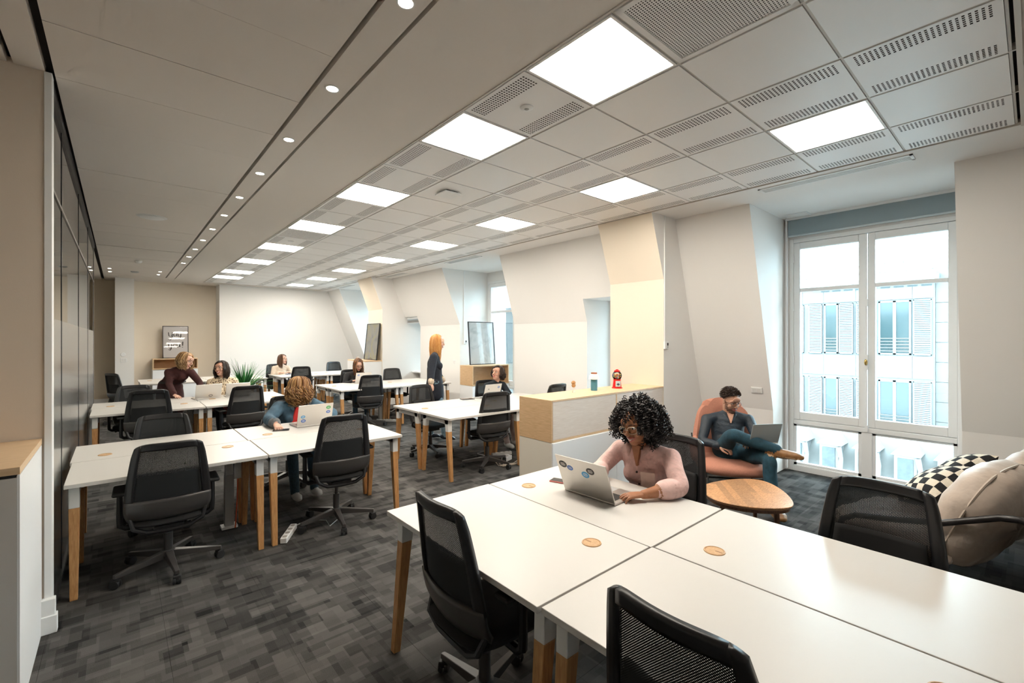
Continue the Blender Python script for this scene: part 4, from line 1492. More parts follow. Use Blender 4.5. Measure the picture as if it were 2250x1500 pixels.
def head(sh, M, neck, neck_r=0.048, male=False, smile=0.0, voxel=0.0048, beard=False, neck_tag='skin'):
    b = Body()
    T = lambda p: tuple(M @ V(p))

    def bl(c, r, tg='skin'):
        b.blob(c, r, tg, M)
    bl((0, -0.012, 0.040), (0.074, 0.094, 0.082))
    bl((0, 0.020, 0.010), (0.066, 0.074, 0.075))
    jw = 0.054 if not male else 0.060
    bl((0, 0.030, -0.045), (jw, 0.060, 0.062), 'beard' if beard else 'skin')
    bl((0, 0.058, -0.092), (0.030 if not male else 0.036, 0.028, 0.022), 'beard' if beard else 'skin')
    bl((0, 0.050, -0.060), (0.046, 0.038, 0.036), 'beard' if beard else 'skin')
    for s in (-1, 1):
        bl((s * 0.034, 0.060, -0.026), (0.026, 0.024, 0.026))
        bl((s * 0.074, -0.008, -0.004), (0.008, 0.019, 0.031))
        b.loft([(T((s * 0.012, 0.090, 0.030)), 0.009, 0.008), (T((s * 0.034, 0.084, 0.033)), 0.010, 0.009), (T((s * 0.052, 0.066, 0.026)), 0.009, 0.008)], 'skin', n=10, step=0.008)
    b.loft([(T((0, 0.088, 0.026)), 0.008, 0.008), (T((0, 0.100, 0.0)), 0.009, 0.009), (T((0, 0.112, -0.022)), 0.013, 0.011), (T((0, 0.104, -0.030)), 0.011, 0.008)], 'skin', n=12, step=0.006)
    for s in (-1, 1):
        bl((s * 0.012, 0.100, -0.028), (0.009, 0.010, 0.008))
    bl((0, 0.086, 0.050), (0.046, 0.014, 0.030))
    # mouth
    w = 0.021 + 0.006 * smile
    zc = -0.056
    up = 0.006 * smile
    b.loft([(T((-w, 0.084, zc + up)), 0.003, 0.003), (T((0, 0.097, zc + 0.003)), 0.006, 0.004), (T((w, 0.084, zc + up)), 0.003, 0.003)], 'lip', n=8, step=0.006)
    b.loft([(T((-w * 0.9, 0.083, zc - 0.005 + up * 0.6)), 0.003, 0.003), (T((0, 0.095, zc - 0.011 - 0.004 * smile)), 0.0065, 0.006), (T((w * 0.9, 0.083, zc - 0.005 + up * 0.6)), 0.003, 0.003)], 'lip', n=8, step=0.006)
    # neck
    nb = V(neck)
    hb = M @ V((0, -0.022, -0.055))
    b.limb([tuple(hb), tuple(hb.lerp(nb, 0.5)), tuple(nb)], [neck_r, neck_r * 0.96, neck_r * 1.18], neck_tag, n=16)
    vs, fs, ts = b.skin(voxel, 2)
    sh.add(vs, fs, ts)
    # eyes, brows, teeth
    for s in (-1, 1):
        e = MB().sphere((s * 0.031, 0.0765, 0.010), (0.0145, 0.012, 0.0082), 12, 8, M=M)
        sh.mb(e, 'eye')
        e = MB().sphere((s * 0.031, 0.0845, 0.0095), (0.0062, 0.0048, 0.0062), 10, 6, M=M)
        sh.mb(e, 'iris')
        e = MB().tube([(s * 0.014, 0.0885, 0.0165), (s * 0.031, 0.0895, 0.0195), (s * 0.047, 0.079, 0.0145)], [0.0022, 0.0026, 0.0016], 6, M=M)
        sh.mb(e, 'lash')
        e = MB().tube([(s * 0.013, 0.1, 0.033), (s * 0.032, 0.0965, 0.039), (s * 0.053, 0.078, 0.033)], [0.0034, 0.0036, 0.002], 6, M=M, flat=0.6)
        sh.mb(e, 'brow')
    if smile > 0.5:
        e = MB().tube([(-w * 0.82, 0.0885, zc - 0.001 + up * 0.6), (0, 0.0995, zc - 0.005), (w * 0.82, 0.0885, zc - 0.001 + up * 0.6)], [0.0025, 0.0048, 0.0025], 8, M=M)
        sh.mb(e, 'teeth')


def glasses(M, parent, m, r=0.023, thick=0.0022, square=0.35):
    g = MB()
    for s in (-1, 1):
        pts = []
        for k in range(20):
            a = 2 * PI * k / 20
            q = (abs(math.cos(a)) ** (2 + square * 4) + abs(math.sin(a)) ** (2 + square * 4)) ** (-1 / (2 + square * 4))
            pts.append((s * 0.033 + r * 1.12 * q * math.cos(a), 0.104 - 0.012 * abs(math.cos(a)) * (1 if s * math.cos(a) > 0 else 0), 0.004 + r * 0.86 * q * math.sin(a)))
        g.tube(pts, thick, 6, M=M, closed=True)
        g.tube([(s * (0.033 + r * 1.1), 0.094, 0.012), (s * 0.074, 0.06, 0.012), (s * 0.080, 0.0, 0.010)], thick, 6, M=M)
    g.tube([(-0.009, 0.105, 0.008), (0, 0.108, 0.010), (0.009, 0.105, 0.008)], thick, 6, M=M)
    g.build('glasses', m, parent, smooth=True)


def scalp_pt(th, ph, k=1.0):
    """th from crown, ph azimuth: 0 = +x (right), 90 = front"""
    return V((0.080 * k * math.sin(th) * math.cos(ph), -0.010 + 0.100 * k * math.sin(th) * math.sin(ph), 0.042 + 0.090 * k * math.cos(th)))


def hair_long(M, parent, mats, length=0.30, n=300, wave=0.0, vol=1.0, face=50, seed=1, part=0.012, wmin=0.0035, tail=0.5, fall=None, flop=0.0, freq=16):
    """strands laid from the parting over the skull, then hanging; face = half angle kept open at the front, degrees"""
    rnd = random.Random(seed)
    R3 = M.to_3x3().normalized()
    down = R3.inverted() @ V((0, 0, -1))
    if fall is not None:
        down = (R3.inverted() @ V(fall)).normalized()
    g = MB()
    # close cap so no scalp shows
    fa = math.radians(face)

    def cap(u, v):
        ph = PI / 2 + fa + u * (2 * PI - 2 * fa)
        return tuple(M @ scalp_pt(v * 1.75, ph, 1.0 + 0.04 * vol))
    g.grid(cap, 24, 10)

    def capf(u, v):
        ph = PI / 2 - fa + u * 2 * fa
        return tuple(M @ scalp_pt(v * 0.80, ph, 1.035))
    g.grid(capf, 8, 5)
    for i in range(n):
        ph = PI / 2 + fa + (i + rnd.random()) / n * (2 * PI - 2 * fa)
        front = abs(((ph - PI / 2 + PI) % (2 * PI)) - PI) / PI      # 0 front .. 1 back
        k = 1.02 + vol * (0.05 + 0.14 * rnd.random())
        y0 = 0.065 - 0.10 * min(1, front * 1.6) + rnd.uniform(-0.01, 0.01)
        side = 1 if math.cos(ph) > 0 else -1
        root = V((side * part * rnd.random(), y0, 0.042 + 0.092 * math.sqrt(max(0.02, 1 - ((y0 + 0.01) / 0.1) ** 2)) + 0.002))
        pts, rad = [root], [wmin]
        L = 0.0
        th_end = 1.50 + 0.2 * rnd.random()
        for j in range(1, 6):
            th = th_end * j / 5
            q = scalp_pt(th, ph, k)
            w = min(1, j / 3.0)
            pts.append(root.lerp(q, w) if j < 3 else q)
        out = V((math.cos(ph), math.sin(ph), 0))
        p = pts[-1].copy()
        ll = length * (0.75 + 0.3 * rnd.random()) * (1 - 0.12 * (1 - front))
        m = 9
        pw = rnd.uniform(0, 6.28)
        sidev = out.cross(down).normalized()
        for j in range(1, m + 1):
            s = j / m
            p = p + down * (ll / m) + out * (vol * 0.010 * (1 - 2.2 * s) + flop * 0.01)
            wv = wave * (0.3 + s) * math.sin(pw + freq * s)
            wu = wave * 0.7 * (0.3 + s) * math.cos(pw + freq * s)
            pts.append(p + sidev * wv + out * wu)
        nn = len(pts)
        rad = [wmin * (0.7 + 0.6 * rnd.random()) * (1 - 0.75 * max(0, (jj / nn - tail)) / (1 - tail)) for jj in range(nn)]
        g.tube([tuple(M @ q) for q in pts], rad, 4, rnd.choice(range(len(mats))))
    g.build('hair', mats, parent, smooth=True, fixn=False)


def hair_coils(M, parent, mats, n=620, seed=3, R=(0.185, 0.17, 0.165), c=(0.0, -0.045, 0.0)):
    """big head of tight curls: helical coils filling a rounded volume, face left open"""
    rnd = random.Random(seed)
    R3 = M.to_3x3().normalized()
    down = R3.inverted() @ V((0, 0, -1))
    g = MB()
    g.sphere((0, -0.028, 0.040), (0.096, 0.098, 0.098), 18, 12, M=M)
    g.sphere((0, -0.065, -0.05), (0.115, 0.075, 0.10), 18, 12, M=M)
    made = 0
    tries = 0
    while made < n and tries < 9000:
        tries += 1
        z = rnd.uniform(-1, 1)
        a = rnd.uniform(0, 2 * PI)
        q = math.sqrt(1 - z * z)
        dirv = V((q * math.cos(a), q * math.sin(a), z))
        k = rnd.uniform(0.55, 1.0) ** 0.6
        p = V((c[0] + dirv.x * R[0] * k, c[1] + dirv.y * R[1] * k, c[2] + dirv.z * R[2] * k))
        if p.z < -0.02:
            p.x *= 1.12
            p.y -= 0.015
        # leave the face free
        if p.y > 0.025 and abs(p.x) < 0.075 and p.z < 0.070:
            continue
        if p.y > 0.05 and abs(p.x) < 0.082 and p.z < 0.04:
            continue
        if p.y > 0.0 and p.z < -0.02 and abs(p.x) < 0.085:
            continue
        if p.z < -0.05 and p.y > 0.03:
            continue
        ax = (dirv * 0.45 + down * rnd.uniform(0.5, 1.0) + V((rnd.uniform(-.4, .4), rnd.uniform(-.4, .4), rnd.uniform(-.3, .3)))).normalized()
        s1 = ax.cross(V((0.3, 0.5, 0.8))).normalized()
        s2 = ax.cross(s1)
        L = rnd.uniform(0.05, 0.085)
        cr = rnd.uniform(0.007, 0.0115)
        turns = L / 0.017
        m = int(turns * 7)
        ph = rnd.uniform(0, 6.28)
        pts = []
        for j in range(m + 1):
            s = j / m
            aa = ph + 2 * PI * turns * s
            pts.append(tuple(M @ (p + ax * (L * (s - 0.5)) + (s1 * math.cos(aa) + s2 * math.sin(aa)) * cr * (1 - 0.3 * s))))
        g.tube(pts, rnd.uniform(0.0024, 0.0038), 4, rnd.choice(range(len(mats))))
        made += 1
    g.build('hair', mats, parent, smooth=True, fixn=False)


def hair_short(M, parent, mats, n=420, seed=5):
    rnd = random.Random(seed)
    g = MB()

    def cap(u, v):
        ph = u * 2 * PI
        fr = max(0.0, math.sin(ph))
        th = v * (1.72 - 0.80 * fr ** 0.7)
        return tuple(M @ scalp_pt(th, ph, 1.04))
    g.grid(cap, 28, 10)
    for i in range(n):
        ph = rnd.uniform(0, 2 * PI)
        fr = max(0.0, math.sin(ph))
        th = (1.66 - 0.78 * fr ** 0.7) * math.sqrt(rnd.random())
        p = scalp_pt(th, ph, 1.03)
        back = V((0.25 * math.cos(ph), -0.25, 0.1)) + (p - V((0, -0.01, 0.04))).normalized() * 0.7
        tl = V((rnd.uniform(-.3, .6), -0.5, -0.1 - 0.6 * math.sin(th)))
        L = 0.022 + 0.030 * max(0, math.cos(th))
        pts = [p, p + back.normalized() * L * 0.5, p + back.normalized() * L * 0.6 + tl.normalized() * L * 0.7]
        g.tube([tuple(M @ q) for q in pts], [0.004, 0.0035, 0.0012], 4, rnd.choice(range(len(mats))))
    g.build('hair', mats, parent, smooth=True, fixn=False)


SK_DARK = mat('skin_brown', (0.40, 0.17, 0.085), 0.5, noise=0.12, nscale=30)
SK_MAN = mat('skin_olive', (0.56, 0.30, 0.20), 0.5, noise=0.10, nscale=30)
SK_FAIR = mat('skin_fair', (0.70, 0.42, 0.31), 0.5, noise=0.08, nscale=30)
LIP = mat('lip', (0.45, 0.14, 0.11), 0.4)
EYEW = mat('eye_white', (0.75, 0.72, 0.68), 0.25)
IRIS = mat('iris', (0.03, 0.018, 0.012), 0.15)
TEETH = mat('teeth', (0.85, 0.82, 0.76), 0.3)


def cloth(name, col, noise=0.15, nscale=14, bump=0.35, bscale=22, rough=0.85, **k):
    return mat(name, col, rough, noise=noise, nscale=nscale, bump=bump, bscale=bscale, **k)


def base_mats(skin, hair, top, bottom, shoe, sole=None, beard=None):
    return {'skin': skin, 'lip': LIP, 'eye': EYEW, 'iris': IRIS, 'lash': hair, 'brow': hair, 'teeth': TEETH, 'top': top, 'bottom': bottom,
            'shoe': shoe, 'sole': sole or shoe, 'beard': beard or skin, 'under': top, 'cuff': top, 'leg': bottom}


def person(J, label, mats, female=True, sleeve='long', voxel=0.0095, foot=0.24, skirt=None, look=(0, -1, 0), roll=0, hs=1.0, smile=0.0, beard=False,
           hands=None, chest=None, bust=1.0, neck_tag='skin', top_to='hip', hvox=0.0048, wide=1.0, sleeve_r=1.0, base_z=0.0, arm_skin=False):
    """J: world joints. pelvis, waist, chest, neck, head, shR, shL, elR, elL, wrR, wrL, hipR, hipL, knR, knL, anR, anL, toR, toL"""
    P = {k: V(p) for k, p in J.items()}
    t = thing('person', label, 'person', (P['pelvis'].x, P['pelvis'].y, base_z))
    inv = Matrix.Translation((-P['pelvis'].x, -P['pelvis'].y, -base_z))
    sh = Shell()
    b = Body()
    side = (P['shR'] - P['shL']).normalized()
    hside = (P['hipR'] - P['hipL']).normalized()
    sw = (P['shR'] - P['shL']).length / 2
    fwd = V((0, 0, 1)).cross(side).normalized()     # up x right = forward
    k = wide
    pel, wai, che, nec = P['pelvis'], P['waist'], P['chest'], P['neck']
    hip_t = 'top' if top_to == 'hip' else 'bottom'
    if female:
        hipr, wr, cr = (0.168, 0.118), (0.128, 0.098), (0.146, 0.108)
    else:
        hipr, wr, cr = (0.162, 0.118), (0.158, 0.118), (0.172, 0.122)
    b.loft([(pel - (wai - pel).normalized() * 0.05, hipr[0] * 0.9 * k, hipr[1] * 0.95 * k), (pel, hipr[0] * k, hipr[1] * k)], 'bottom', hside, 24)
    b.loft([(pel + (wai - pel) * 0.25, hipr[0] * 1.0 * k, hipr[1] * 1.02 * k), (wai, wr[0] * k, wr[1] * k), (wai.lerp(che, 0.55), cr[0] * 0.96 * k, cr[1] * k), (che, cr[0] * k, cr[1] * k),
            (che.lerp(nec, 0.55), sw * 0.86, cr[1] * 0.80), (che.lerp(nec, 0.88), sw * 0.48, 0.062)], 'top', side, 28)
    b.loft([(P['shR'] - side * 0.01, 0.056, 0.056), (che.lerp(nec, 0.80), 0.062, 0.058), (P['shL'] + side * 0.01, 0.056, 0.056)], 'top', None, 16)
    if female and bust:
        for s in (-1, 1):
            c = che + side * (0.066 * s) + fwd * (0.082) - (nec - che).normalized() * 0.045
            b.blob(tuple(c), (0.062 * bust, 0.062 * bust, 0.066 * bust), 'top')
    for s in ('R', 'L'):
        shp, el, wrp = P['sh' + s], P['el' + s], P['wr' + s]
        q = sleeve_r
        if sleeve == 'long':
            e = el.lerp(wrp, 0.90)
            b.limb([shp, shp.lerp(el, 0.5), el, el.lerp(wrp, 0.5), e], [0.058 * q, 0.052 * q, 0.046 * q, 0.042 * q, 0.036 * q], 'top', n=18)
            b.limb([el.lerp(wrp, 0.82), e], [0.045 * q, 0.043 * q], 'cuff', n=18)
            b.limb([el.lerp(wrp, 0.8), wrp], [0.027, 0.024], 'skin', n=14)
        elif sleeve == 'rolled':
            e = el.lerp(wrp, 0.42)
            b.limb([shp, shp.lerp(el, 0.5), el, e], [0.060 * q, 0.055 * q, 0.052 * q, 0.047 * q], 'top', n=18)
            b.limb([el.lerp(wrp, 0.24), e], [0.060 * q, 0.058 * q], 'cuff', n=18)
            b.limb([el.lerp(wrp, 0.30), el.lerp(wrp, 0.6), wrp], [0.039, 0.035, 0.026], 'skin', n=14)
    for s in ('R', 'L'):
        h, kn, an, to = P['hip' + s], P['kn' + s], P['an' + s], P['to' + s]
        lt = 'leg' if skirt else 'bottom'
        lr = (0.086, 0.073, 0.058, 0.055, 0.044) if not skirt else (0.080, 0.066, 0.052, 0.050, 0.034)
        if not female:
            lr = (0.090, 0.080, 0.064, 0.060, 0.050)
        b.limb([h, h.lerp(kn, 0.5), kn, kn.lerp(an, 0.35), an], list(lr), lt, n=18)
        d = to - an
        df = V((d.x, d.y, 0))
        if df.length > 1e-3:
            df.normalize()
        dn = d.normalized()
        up = V((0, 0, 1)) - dn * dn.z
        sd = dn.cross(V((0, 0, 1)))
        sd = sd.normalized() if sd.length > 1e-3 else V((1, 0, 0))
        upv = sd.cross(dn).normalized()
        q = 1.0 if female else 1.28
        heel = an - dn * 0.035 * q - upv * 0.03
        b.loft([(an - upv * 0.01, 0.038 * q, 0.038 * q), (an - upv * 0.035, 0.036 * q, 0.036 * q)], 'shoe', None, 14)
        b.loft([(heel, 0.036 * q, 0.034 * q), (an + dn * 0.06 - upv * 0.022, 0.041 * q, 0.036 * q), (to - dn * 0.05 - upv * 0.0, 0.044 * q, 0.027 * q), (to, 0.030 * q, 0.018 * q)], 'shoe', tuple(sd), 16)
        b.loft([(heel - upv * 0.026 * q, 0.035 * q, 0.010), (to - dn * 0.05 - upv * 0.020 * q, 0.044 * q, 0.010), (to - upv * 0.012 * q, 0.032 * q, 0.009)], 'sole', tuple(sd), 16)
    if skirt:
        b.loft([(V(p), a, c) for p, a, c in skirt], 'bottom', hside, 26)
    vs, fs, ts = b.skin(voxel, 3)
    sh.add(vs, fs, ts)
    M = head_matrix(P['head'], look, roll, hs)
    nb = nec + (P['head'] - nec).normalized() * -0.02
    head(sh, M, nb, 0.046 if female else 0.056, not female, smile, hvox, beard, neck_tag)
    for s in ('R', 'L'):
        hd = (hands or {}).get(s)
        if hd is None:
            d = (P['wr' + s] - P['el' + s]).normalized()
            hd = dict(d=d, n=(0, 0, -1), t=side * (-1 if s == 'R' else 1))
        if hd == 'none':
            continue
        hand(sh, P['wr' + s], **hd)
    body = sh.build('body', mats, t)
    body.matrix_parent_inverse = Matrix()
    body.data.transform(inv)
    return t, M, inv, P, side, fwd


def finish(t, inv):
    for c in t.children:
        if c.name.split('.')[0] != 'body':
            c.data.transform(inv)


HB = [mat('hair_black_a', (0.008, 0.006, 0.006), 0.38), mat('hair_black_b', (0.016, 0.011, 0.010), 0.42)]
HDB = [mat('hair_darkbrown_a', (0.022, 0.012, 0.008), 0.42), mat('hair_darkbrown_b', (0.045, 0.024, 0.015), 0.45)]
HBR = [mat('hair_brown_a', (0.07, 0.032, 0.016), 0.45), mat('hair_brown_b', (0.13, 0.06, 0.028), 0.45)]
HOM = [mat('hair_ombre_a', (0.07, 0.030, 0.016), 0.45), mat('hair_ombre_b', (0.30, 0.12, 0.035), 0.45), mat('hair_ombre_c', (0.05, 0.022, 0.014), 0.45)]
HBL = [mat('hair_blond_a', (0.42, 0.24, 0.09), 0.45), mat('hair_blond_b', (0.60, 0.40, 0.19), 0.45), mat('hair_blond_c', (0.20, 0.10, 0.04), 0.45)]
HCU = [mat('hair_caramel_a', (0.36, 0.18, 0.06), 0.45), mat('hair_caramel_b', (0.55, 0.33, 0.14), 0.45), mat('hair_caramel_c', (0.15, 0.06, 0.022), 0.45)]
HGI = [mat('hair_ginger_a', (0.52, 0.23, 0.06), 0.42), mat('hair_ginger_b', (0.66, 0.36, 0.13), 0.42)]


def shift(J, dx=0, dy=0, dz=0):
    return {k: (p[0] + dx, p[1] + dy, p[2] + dz) for k, p in J.items()}


# ---- 1 woman in the pink shirt
PINK = cloth('pink_cotton', (0.80, 0.53, 0.49), 0.12, 40, 0.9, 14)
JEANS = cloth('jeans_blue', (0.035, 0.085, 0.13), 0.35, 60, 0.3, 20)
J = dict(pelvis=(2.68, 1.66, 0.52), waist=(2.665, 1.665, 0.66), chest=(2.62, 1.67, 0.815), neck=(2.555, 1.665, 0.955), head=(2.465, 1.65, 1.108),
         shR=(2.575, 1.845, 0.905), shL=(2.61, 1.490, 0.905), elR=(2.44, 1.90, 0.79), elL=(2.445, 1.345, 0.792), wrR=(2.25, 1.80, 0.772), wrL=(2.235, 1.445, 0.772),
         hipR=(2.67, 1.75, 0.51), hipL=(2.67, 1.57, 0.51), knR=(2.27, 1.77, 0.53), knL=(2.27, 1.56, 0.53), anR=(2.33, 1.77, 0.09), anL=(2.33, 1.56, 0.09), toR=(2.18, 1.78, 0.045), toL=(2.18, 1.55, 0.045))
mats = base_mats(SK_DARK, HB[0], PINK, JEANS, mat('shoe_white', (0.7, 0.7, 0.68), 0.5))
mats['cuff'] = cloth('pink_cuff', (0.84, 0.58, 0.54), 0.08, 40, 0.2, 30)
t, M, inv, P, side, fwd = person(J, 'smiling woman in a pink shirt with big black curls, typing on a laptop', mats, sleeve='rolled', voxel=0.008,
                                 look=(-0.97, -0.06, -0.27), roll=0.10, smile=1.0, hvox=0.0038, wide=1.05,
                                 hands={'L': dict(d=(-0.80, 0.58, -0.02), n=(0, 0, -1), t=(0.5, 0.8, 0), curl=(0.25, 0.35, 0.3), voxel=0.0033), 'R': dict(d=(-0.80, -0.5, 0.0), n=(0, 0, -1), t=(0.5, -0.8, 0), curl=(0.25, 0.35, 0.3), voxel=0.0033)})
hair_coils(M, t, HB)
glasses(M, t, mat('clear_frame', (0.55, 0.44, 0.33), 0.15, spec=0.8), 0.025, 0.0024, 0.3)
# collar, placket, buttons, pocket
up_ = (V(J['neck']) - V(J['chest'])).normalized()
c0 = V(J['neck'])
col = MB()
for s in (-1, 1):
    pts = [c0 - fwd * 0.066 + side * (0.010 * s) + up_ * 0.040, c0 - fwd * 0.01 + side * (0.074 * s) + up_ * 0.034, c0 + fwd * 0.062 + side * (0.062 * s) + up_ * 0.000, c0 + fwd * 0.118 + side * (0.045 * s) - up_ * 0.060]
    col.tube([tuple(p) for p in pts], [0.018, 0.024, 0.026, 0.007], 8, flat=0.32)
col.build('collar', PINK, t, smooth=True)
che = V(J['chest'])
skn = MB()
pl = MB()
a0 = c0 + fwd * 0.072 + up_ * 0.022
skn.hexa([tuple(a0 + side * 0.030), tuple(a0 - side * 0.030), tuple(a0 - side * 0.03 - fwd * 0.02), tuple(a0 + side * 0.03 - fwd * 0.02)],
         [tuple(che + fwd * 0.124 + side * 0.004 + up_ * 0.030), tuple(che + fwd * 0.124 - side * 0.004 + up_ * 0.030), tuple(che + fwd * 0.09 - side * 0.004 + up_ * 0.03), tuple(che + fwd * 0.09 + side * 0.004 + up_ * 0.03)])
skn.build('open_neckline', SK_DARK, t)
btn = MB()
for z, f in ((-0.015, 0.133), (-0.105, 0.140), (-0.185, 0.118)):
    p = che + up_ * z + fwd * f + side * 0.004
    btn.sphere(tuple(p), (0.0075, 0.0075, 0.0075), 10, 6)
btn.build('buttons', mat('button_brown', (0.06, 0.03, 0.02), 0.4), t, smooth=True)
pk = MB()
pc = che - side * 0.072 + fwd * 0.168 - up_ * 0.055
e1, e2 = -side * 0.042 - fwd * 0.006, up_ * 0.055 - fwd * 0.02
pk.hexa([tuple(pc - e1 - e2 - fwd * 0.02), tuple(pc + e1 - e2 - fwd * 0.035), tuple(pc + e1 + e2 - fwd * 0.03), tuple(pc - e1 + e2 - fwd * 0.012)],
        [tuple(pc - e1 - e2 - fwd * 0.012), tuple(pc + e1 - e2 - fwd * 0.027), tuple(pc + e1 + e2 - fwd * 0.022), tuple(pc - e1 + e2 - fwd * 0.004)])
pk.build('breast_pocket', cloth('pocket_cotton', (0.86, 0.66, 0.58), 0.06, 40, 0.2, 40), t, bevel=0.003)
finish(t, inv)

# ---- 2 man in the lounge chair
NAVY = cloth('slate_shirt', (0.020, 0.034, 0.052), 0.35, 12, 0.6, 14, rough=0.55)
MJ = cloth('man_jeans', (0.014, 0.062, 0.095), 0.35, 20, 0.35, 18)
TAN = mat('tan_leather', (0.32, 0.155, 0.055), 0.45, noise=0.3, nscale=30)
J = dict(pelvis=(4.88, 2.11, 0.475), waist=(4.95, 2.165, 0.585), chest=(4.985, 2.185, 0.715), neck=(4.995, 2.175, 0.835), head=(4.965, 2.14, 0.978),
         shR=(4.83, 2.335, 0.775), shL=(5.09, 2.005, 0.785), elR=(4.68, 2.305, 0.575), elL=(4.97, 1.86, 0.60), wrR=(4.66, 2.12, 0.545), wrL=(4.83, 1.86, 0.63),
         hipR=(4.83, 2.18, 0.475), hipL=(4.93, 2.04, 0.465), knR=(4.565, 1.945, 0.70), knL=(4.665, 1.66, 0.50), anR=(4.69, 1.60, 0.605), anL=(4.57, 1.58, 0.10), toR=(4.735, 1.40, 0.56), toL=(4.44, 1.46, 0.05))
mats = base_mats(SK_MAN, HDB[0], NAVY, MJ, TAN, mat('sole_tan', (0.45, 0.30, 0.18), 0.7), beard=mat('stubble', (0.20, 0.105, 0.07), 0.7, noise=0.4, nscale=90))
t, M, inv, P, side, fwd = person(J, 'bearded man with glasses in a dark shirt and jeans, legs crossed in the lounge chair', mats, female=False, voxel=0.008,
                                 look=(-0.46, -0.80, -0.28), smile=0.4, beard=True, hvox=0.0040, hs=1.0,
                                 hands={'R': dict(d=(0.1, -0.9, -0.1), n=(0.2, 0, -1), t=(-0.9, -0.2, 0.2), curl=(0.4, 0.5, 0.4)), 'L': dict(d=(-0.9, 0.1, -0.2), n=(0, 0, -1), t=(0, 1, 0))})
hair_short(M, t, HDB)
nk, ch_ = V(J['neck']), V(J['chest'])
upm = (nk - ch_).normalized()
mb = MB()
for s_ in (-1, 1):
    mb.tube([tuple(nk - fwd * 0.06 + side * 0.012 * s_ + upm * 0.030), tuple(nk + side * 0.072 * s_ + upm * 0.026), tuple(nk + fwd * 0.070 + side * 0.046 * s_ - upm * 0.006), tuple(nk + fwd * 0.112 + side * 0.016 * s_ - upm * 0.060)], [0.014, 0.016, 0.016, 0.007], 8, flat=0.4)
mb.build('band_collar', NAVY, t, smooth=True)
mb = MB()
a0 = nk + fwd * 0.076 + upm * 0.020
b0 = ch_ + fwd * 0.128 + upm * 0.045
mb.hexa([tuple(a0 + side * 0.034), tuple(a0 - side * 0.034), tuple(a0 - side * 0.034 - fwd * 0.02), tuple(a0 + side * 0.034 - fwd * 0.02)],
        [tuple(b0 + side * 0.004), tuple(b0 - side * 0.004), tuple(b0 - side * 0.004 - fwd * 0.03), tuple(b0 + side * 0.004 - fwd * 0.03)])
mb.build('open_neckline', SK_MAN, t)
glasses(M, t, mat('dark_frame', (0.02, 0.013, 0.010), 0.3), 0.023, 0.0018, 0.1)
finish(t, inv)

# ---- 3 woman in the denim jacket
DEN = cloth('denim', (0.065, 0.135, 0.20), 0.55, 9, 0.5, 14)
J = dict(pelvis=(1.50, 5.64, 0.50), waist=(1.51, 5.63, 0.62), chest=(1.535, 5.60, 0.78), neck=(1.56, 5.575, 0.93), head=(1.585, 5.55, 1.075),
         shR=(1.365, 5.585, 0.875), shL=(1.735, 5.60, 0.875), elR=(1.215, 5.37, 0.790), elL=(1.875, 5.36, 0.785), wrR=(1.205, 5.06, 0.785), wrL=(1.70, 5.16, 0.775),
         hipR=(1.41, 5.62, 0.50), hipL=(1.59, 5.62, 0.50), knR=(1.40, 5.22, 0.53), knL=(1.60, 5.22, 0.53), anR=(1.36, 4.95, 0.09), anL=(1.56, 4.98, 0.09), toR=(1.36, 4.81, 0.045), toL=(1.57, 4.84, 0.045))
mats = base_mats(SK_FAIR, HCU[2], DEN, JEANS, mat('shoe_grey', (0.5, 0.5, 0.5), 0.6))
mats['cuff'] = cloth('denim_cuff', (0.16, 0.17, 0.18), 0.4, 20, 0.3, 30)
t, M, inv, P, side, fwd = person(J, 'woman in a denim jacket with curly caramel hair, looking away behind a stickered laptop', mats, sleeve_r=1.30, wide=1.15, look=(0.95, 0.20, -0.02), hs=1.0,
                                 hands={'R': dict(d=(0.10, -0.95, -0.32), n=(0, -0.2, -1), t=(0.9, 0, 0), curl=(0.45, 0.5, 0.3)), 'L': dict(d=(-0.6, -0.7, 0), n=(0, 0, -1), t=(-0.6, 0.5, 0))})
hair_long(M, t, HCU, 0.24, 460, 0.024, 1.7, 40, 11, 0.03, 0.0036, 0.6, freq=17)
mb = MB()
cc = V(J['neck'])
for s in (-1, 1):
    mb.tube([tuple(cc + V((0.05 * s, 0.03, 0.02))), tuple(cc + V((0.085 * s, -0.04, -0.01))), tuple(cc + V((0.075 * s, -0.10, -0.09)))], [0.018, 0.028, 0.012], 8, flat=0.4)
mb.build('jacket_collar', cloth('denim_light', (0.12, 0.21, 0.28), 0.4, 12, 0.4, 20), t, smooth=True)
mb = MB()
mb.hexa([(1.43, 5.455, 0.60), (1.57, 5.452, 0.60), (1.57, 5.50, 0.60), (1.43, 5.50, 0.60)], [(1.515, 5.475, 0.875), (1.60, 5.475, 0.875), (1.60, 5.52, 0.875), (1.515, 5.52, 0.875)])
mb.build('red_top', mat('red_cotton', (0.62, 0.03, 0.025), 0.8), t, bevel=0.01)
finish(t, inv)

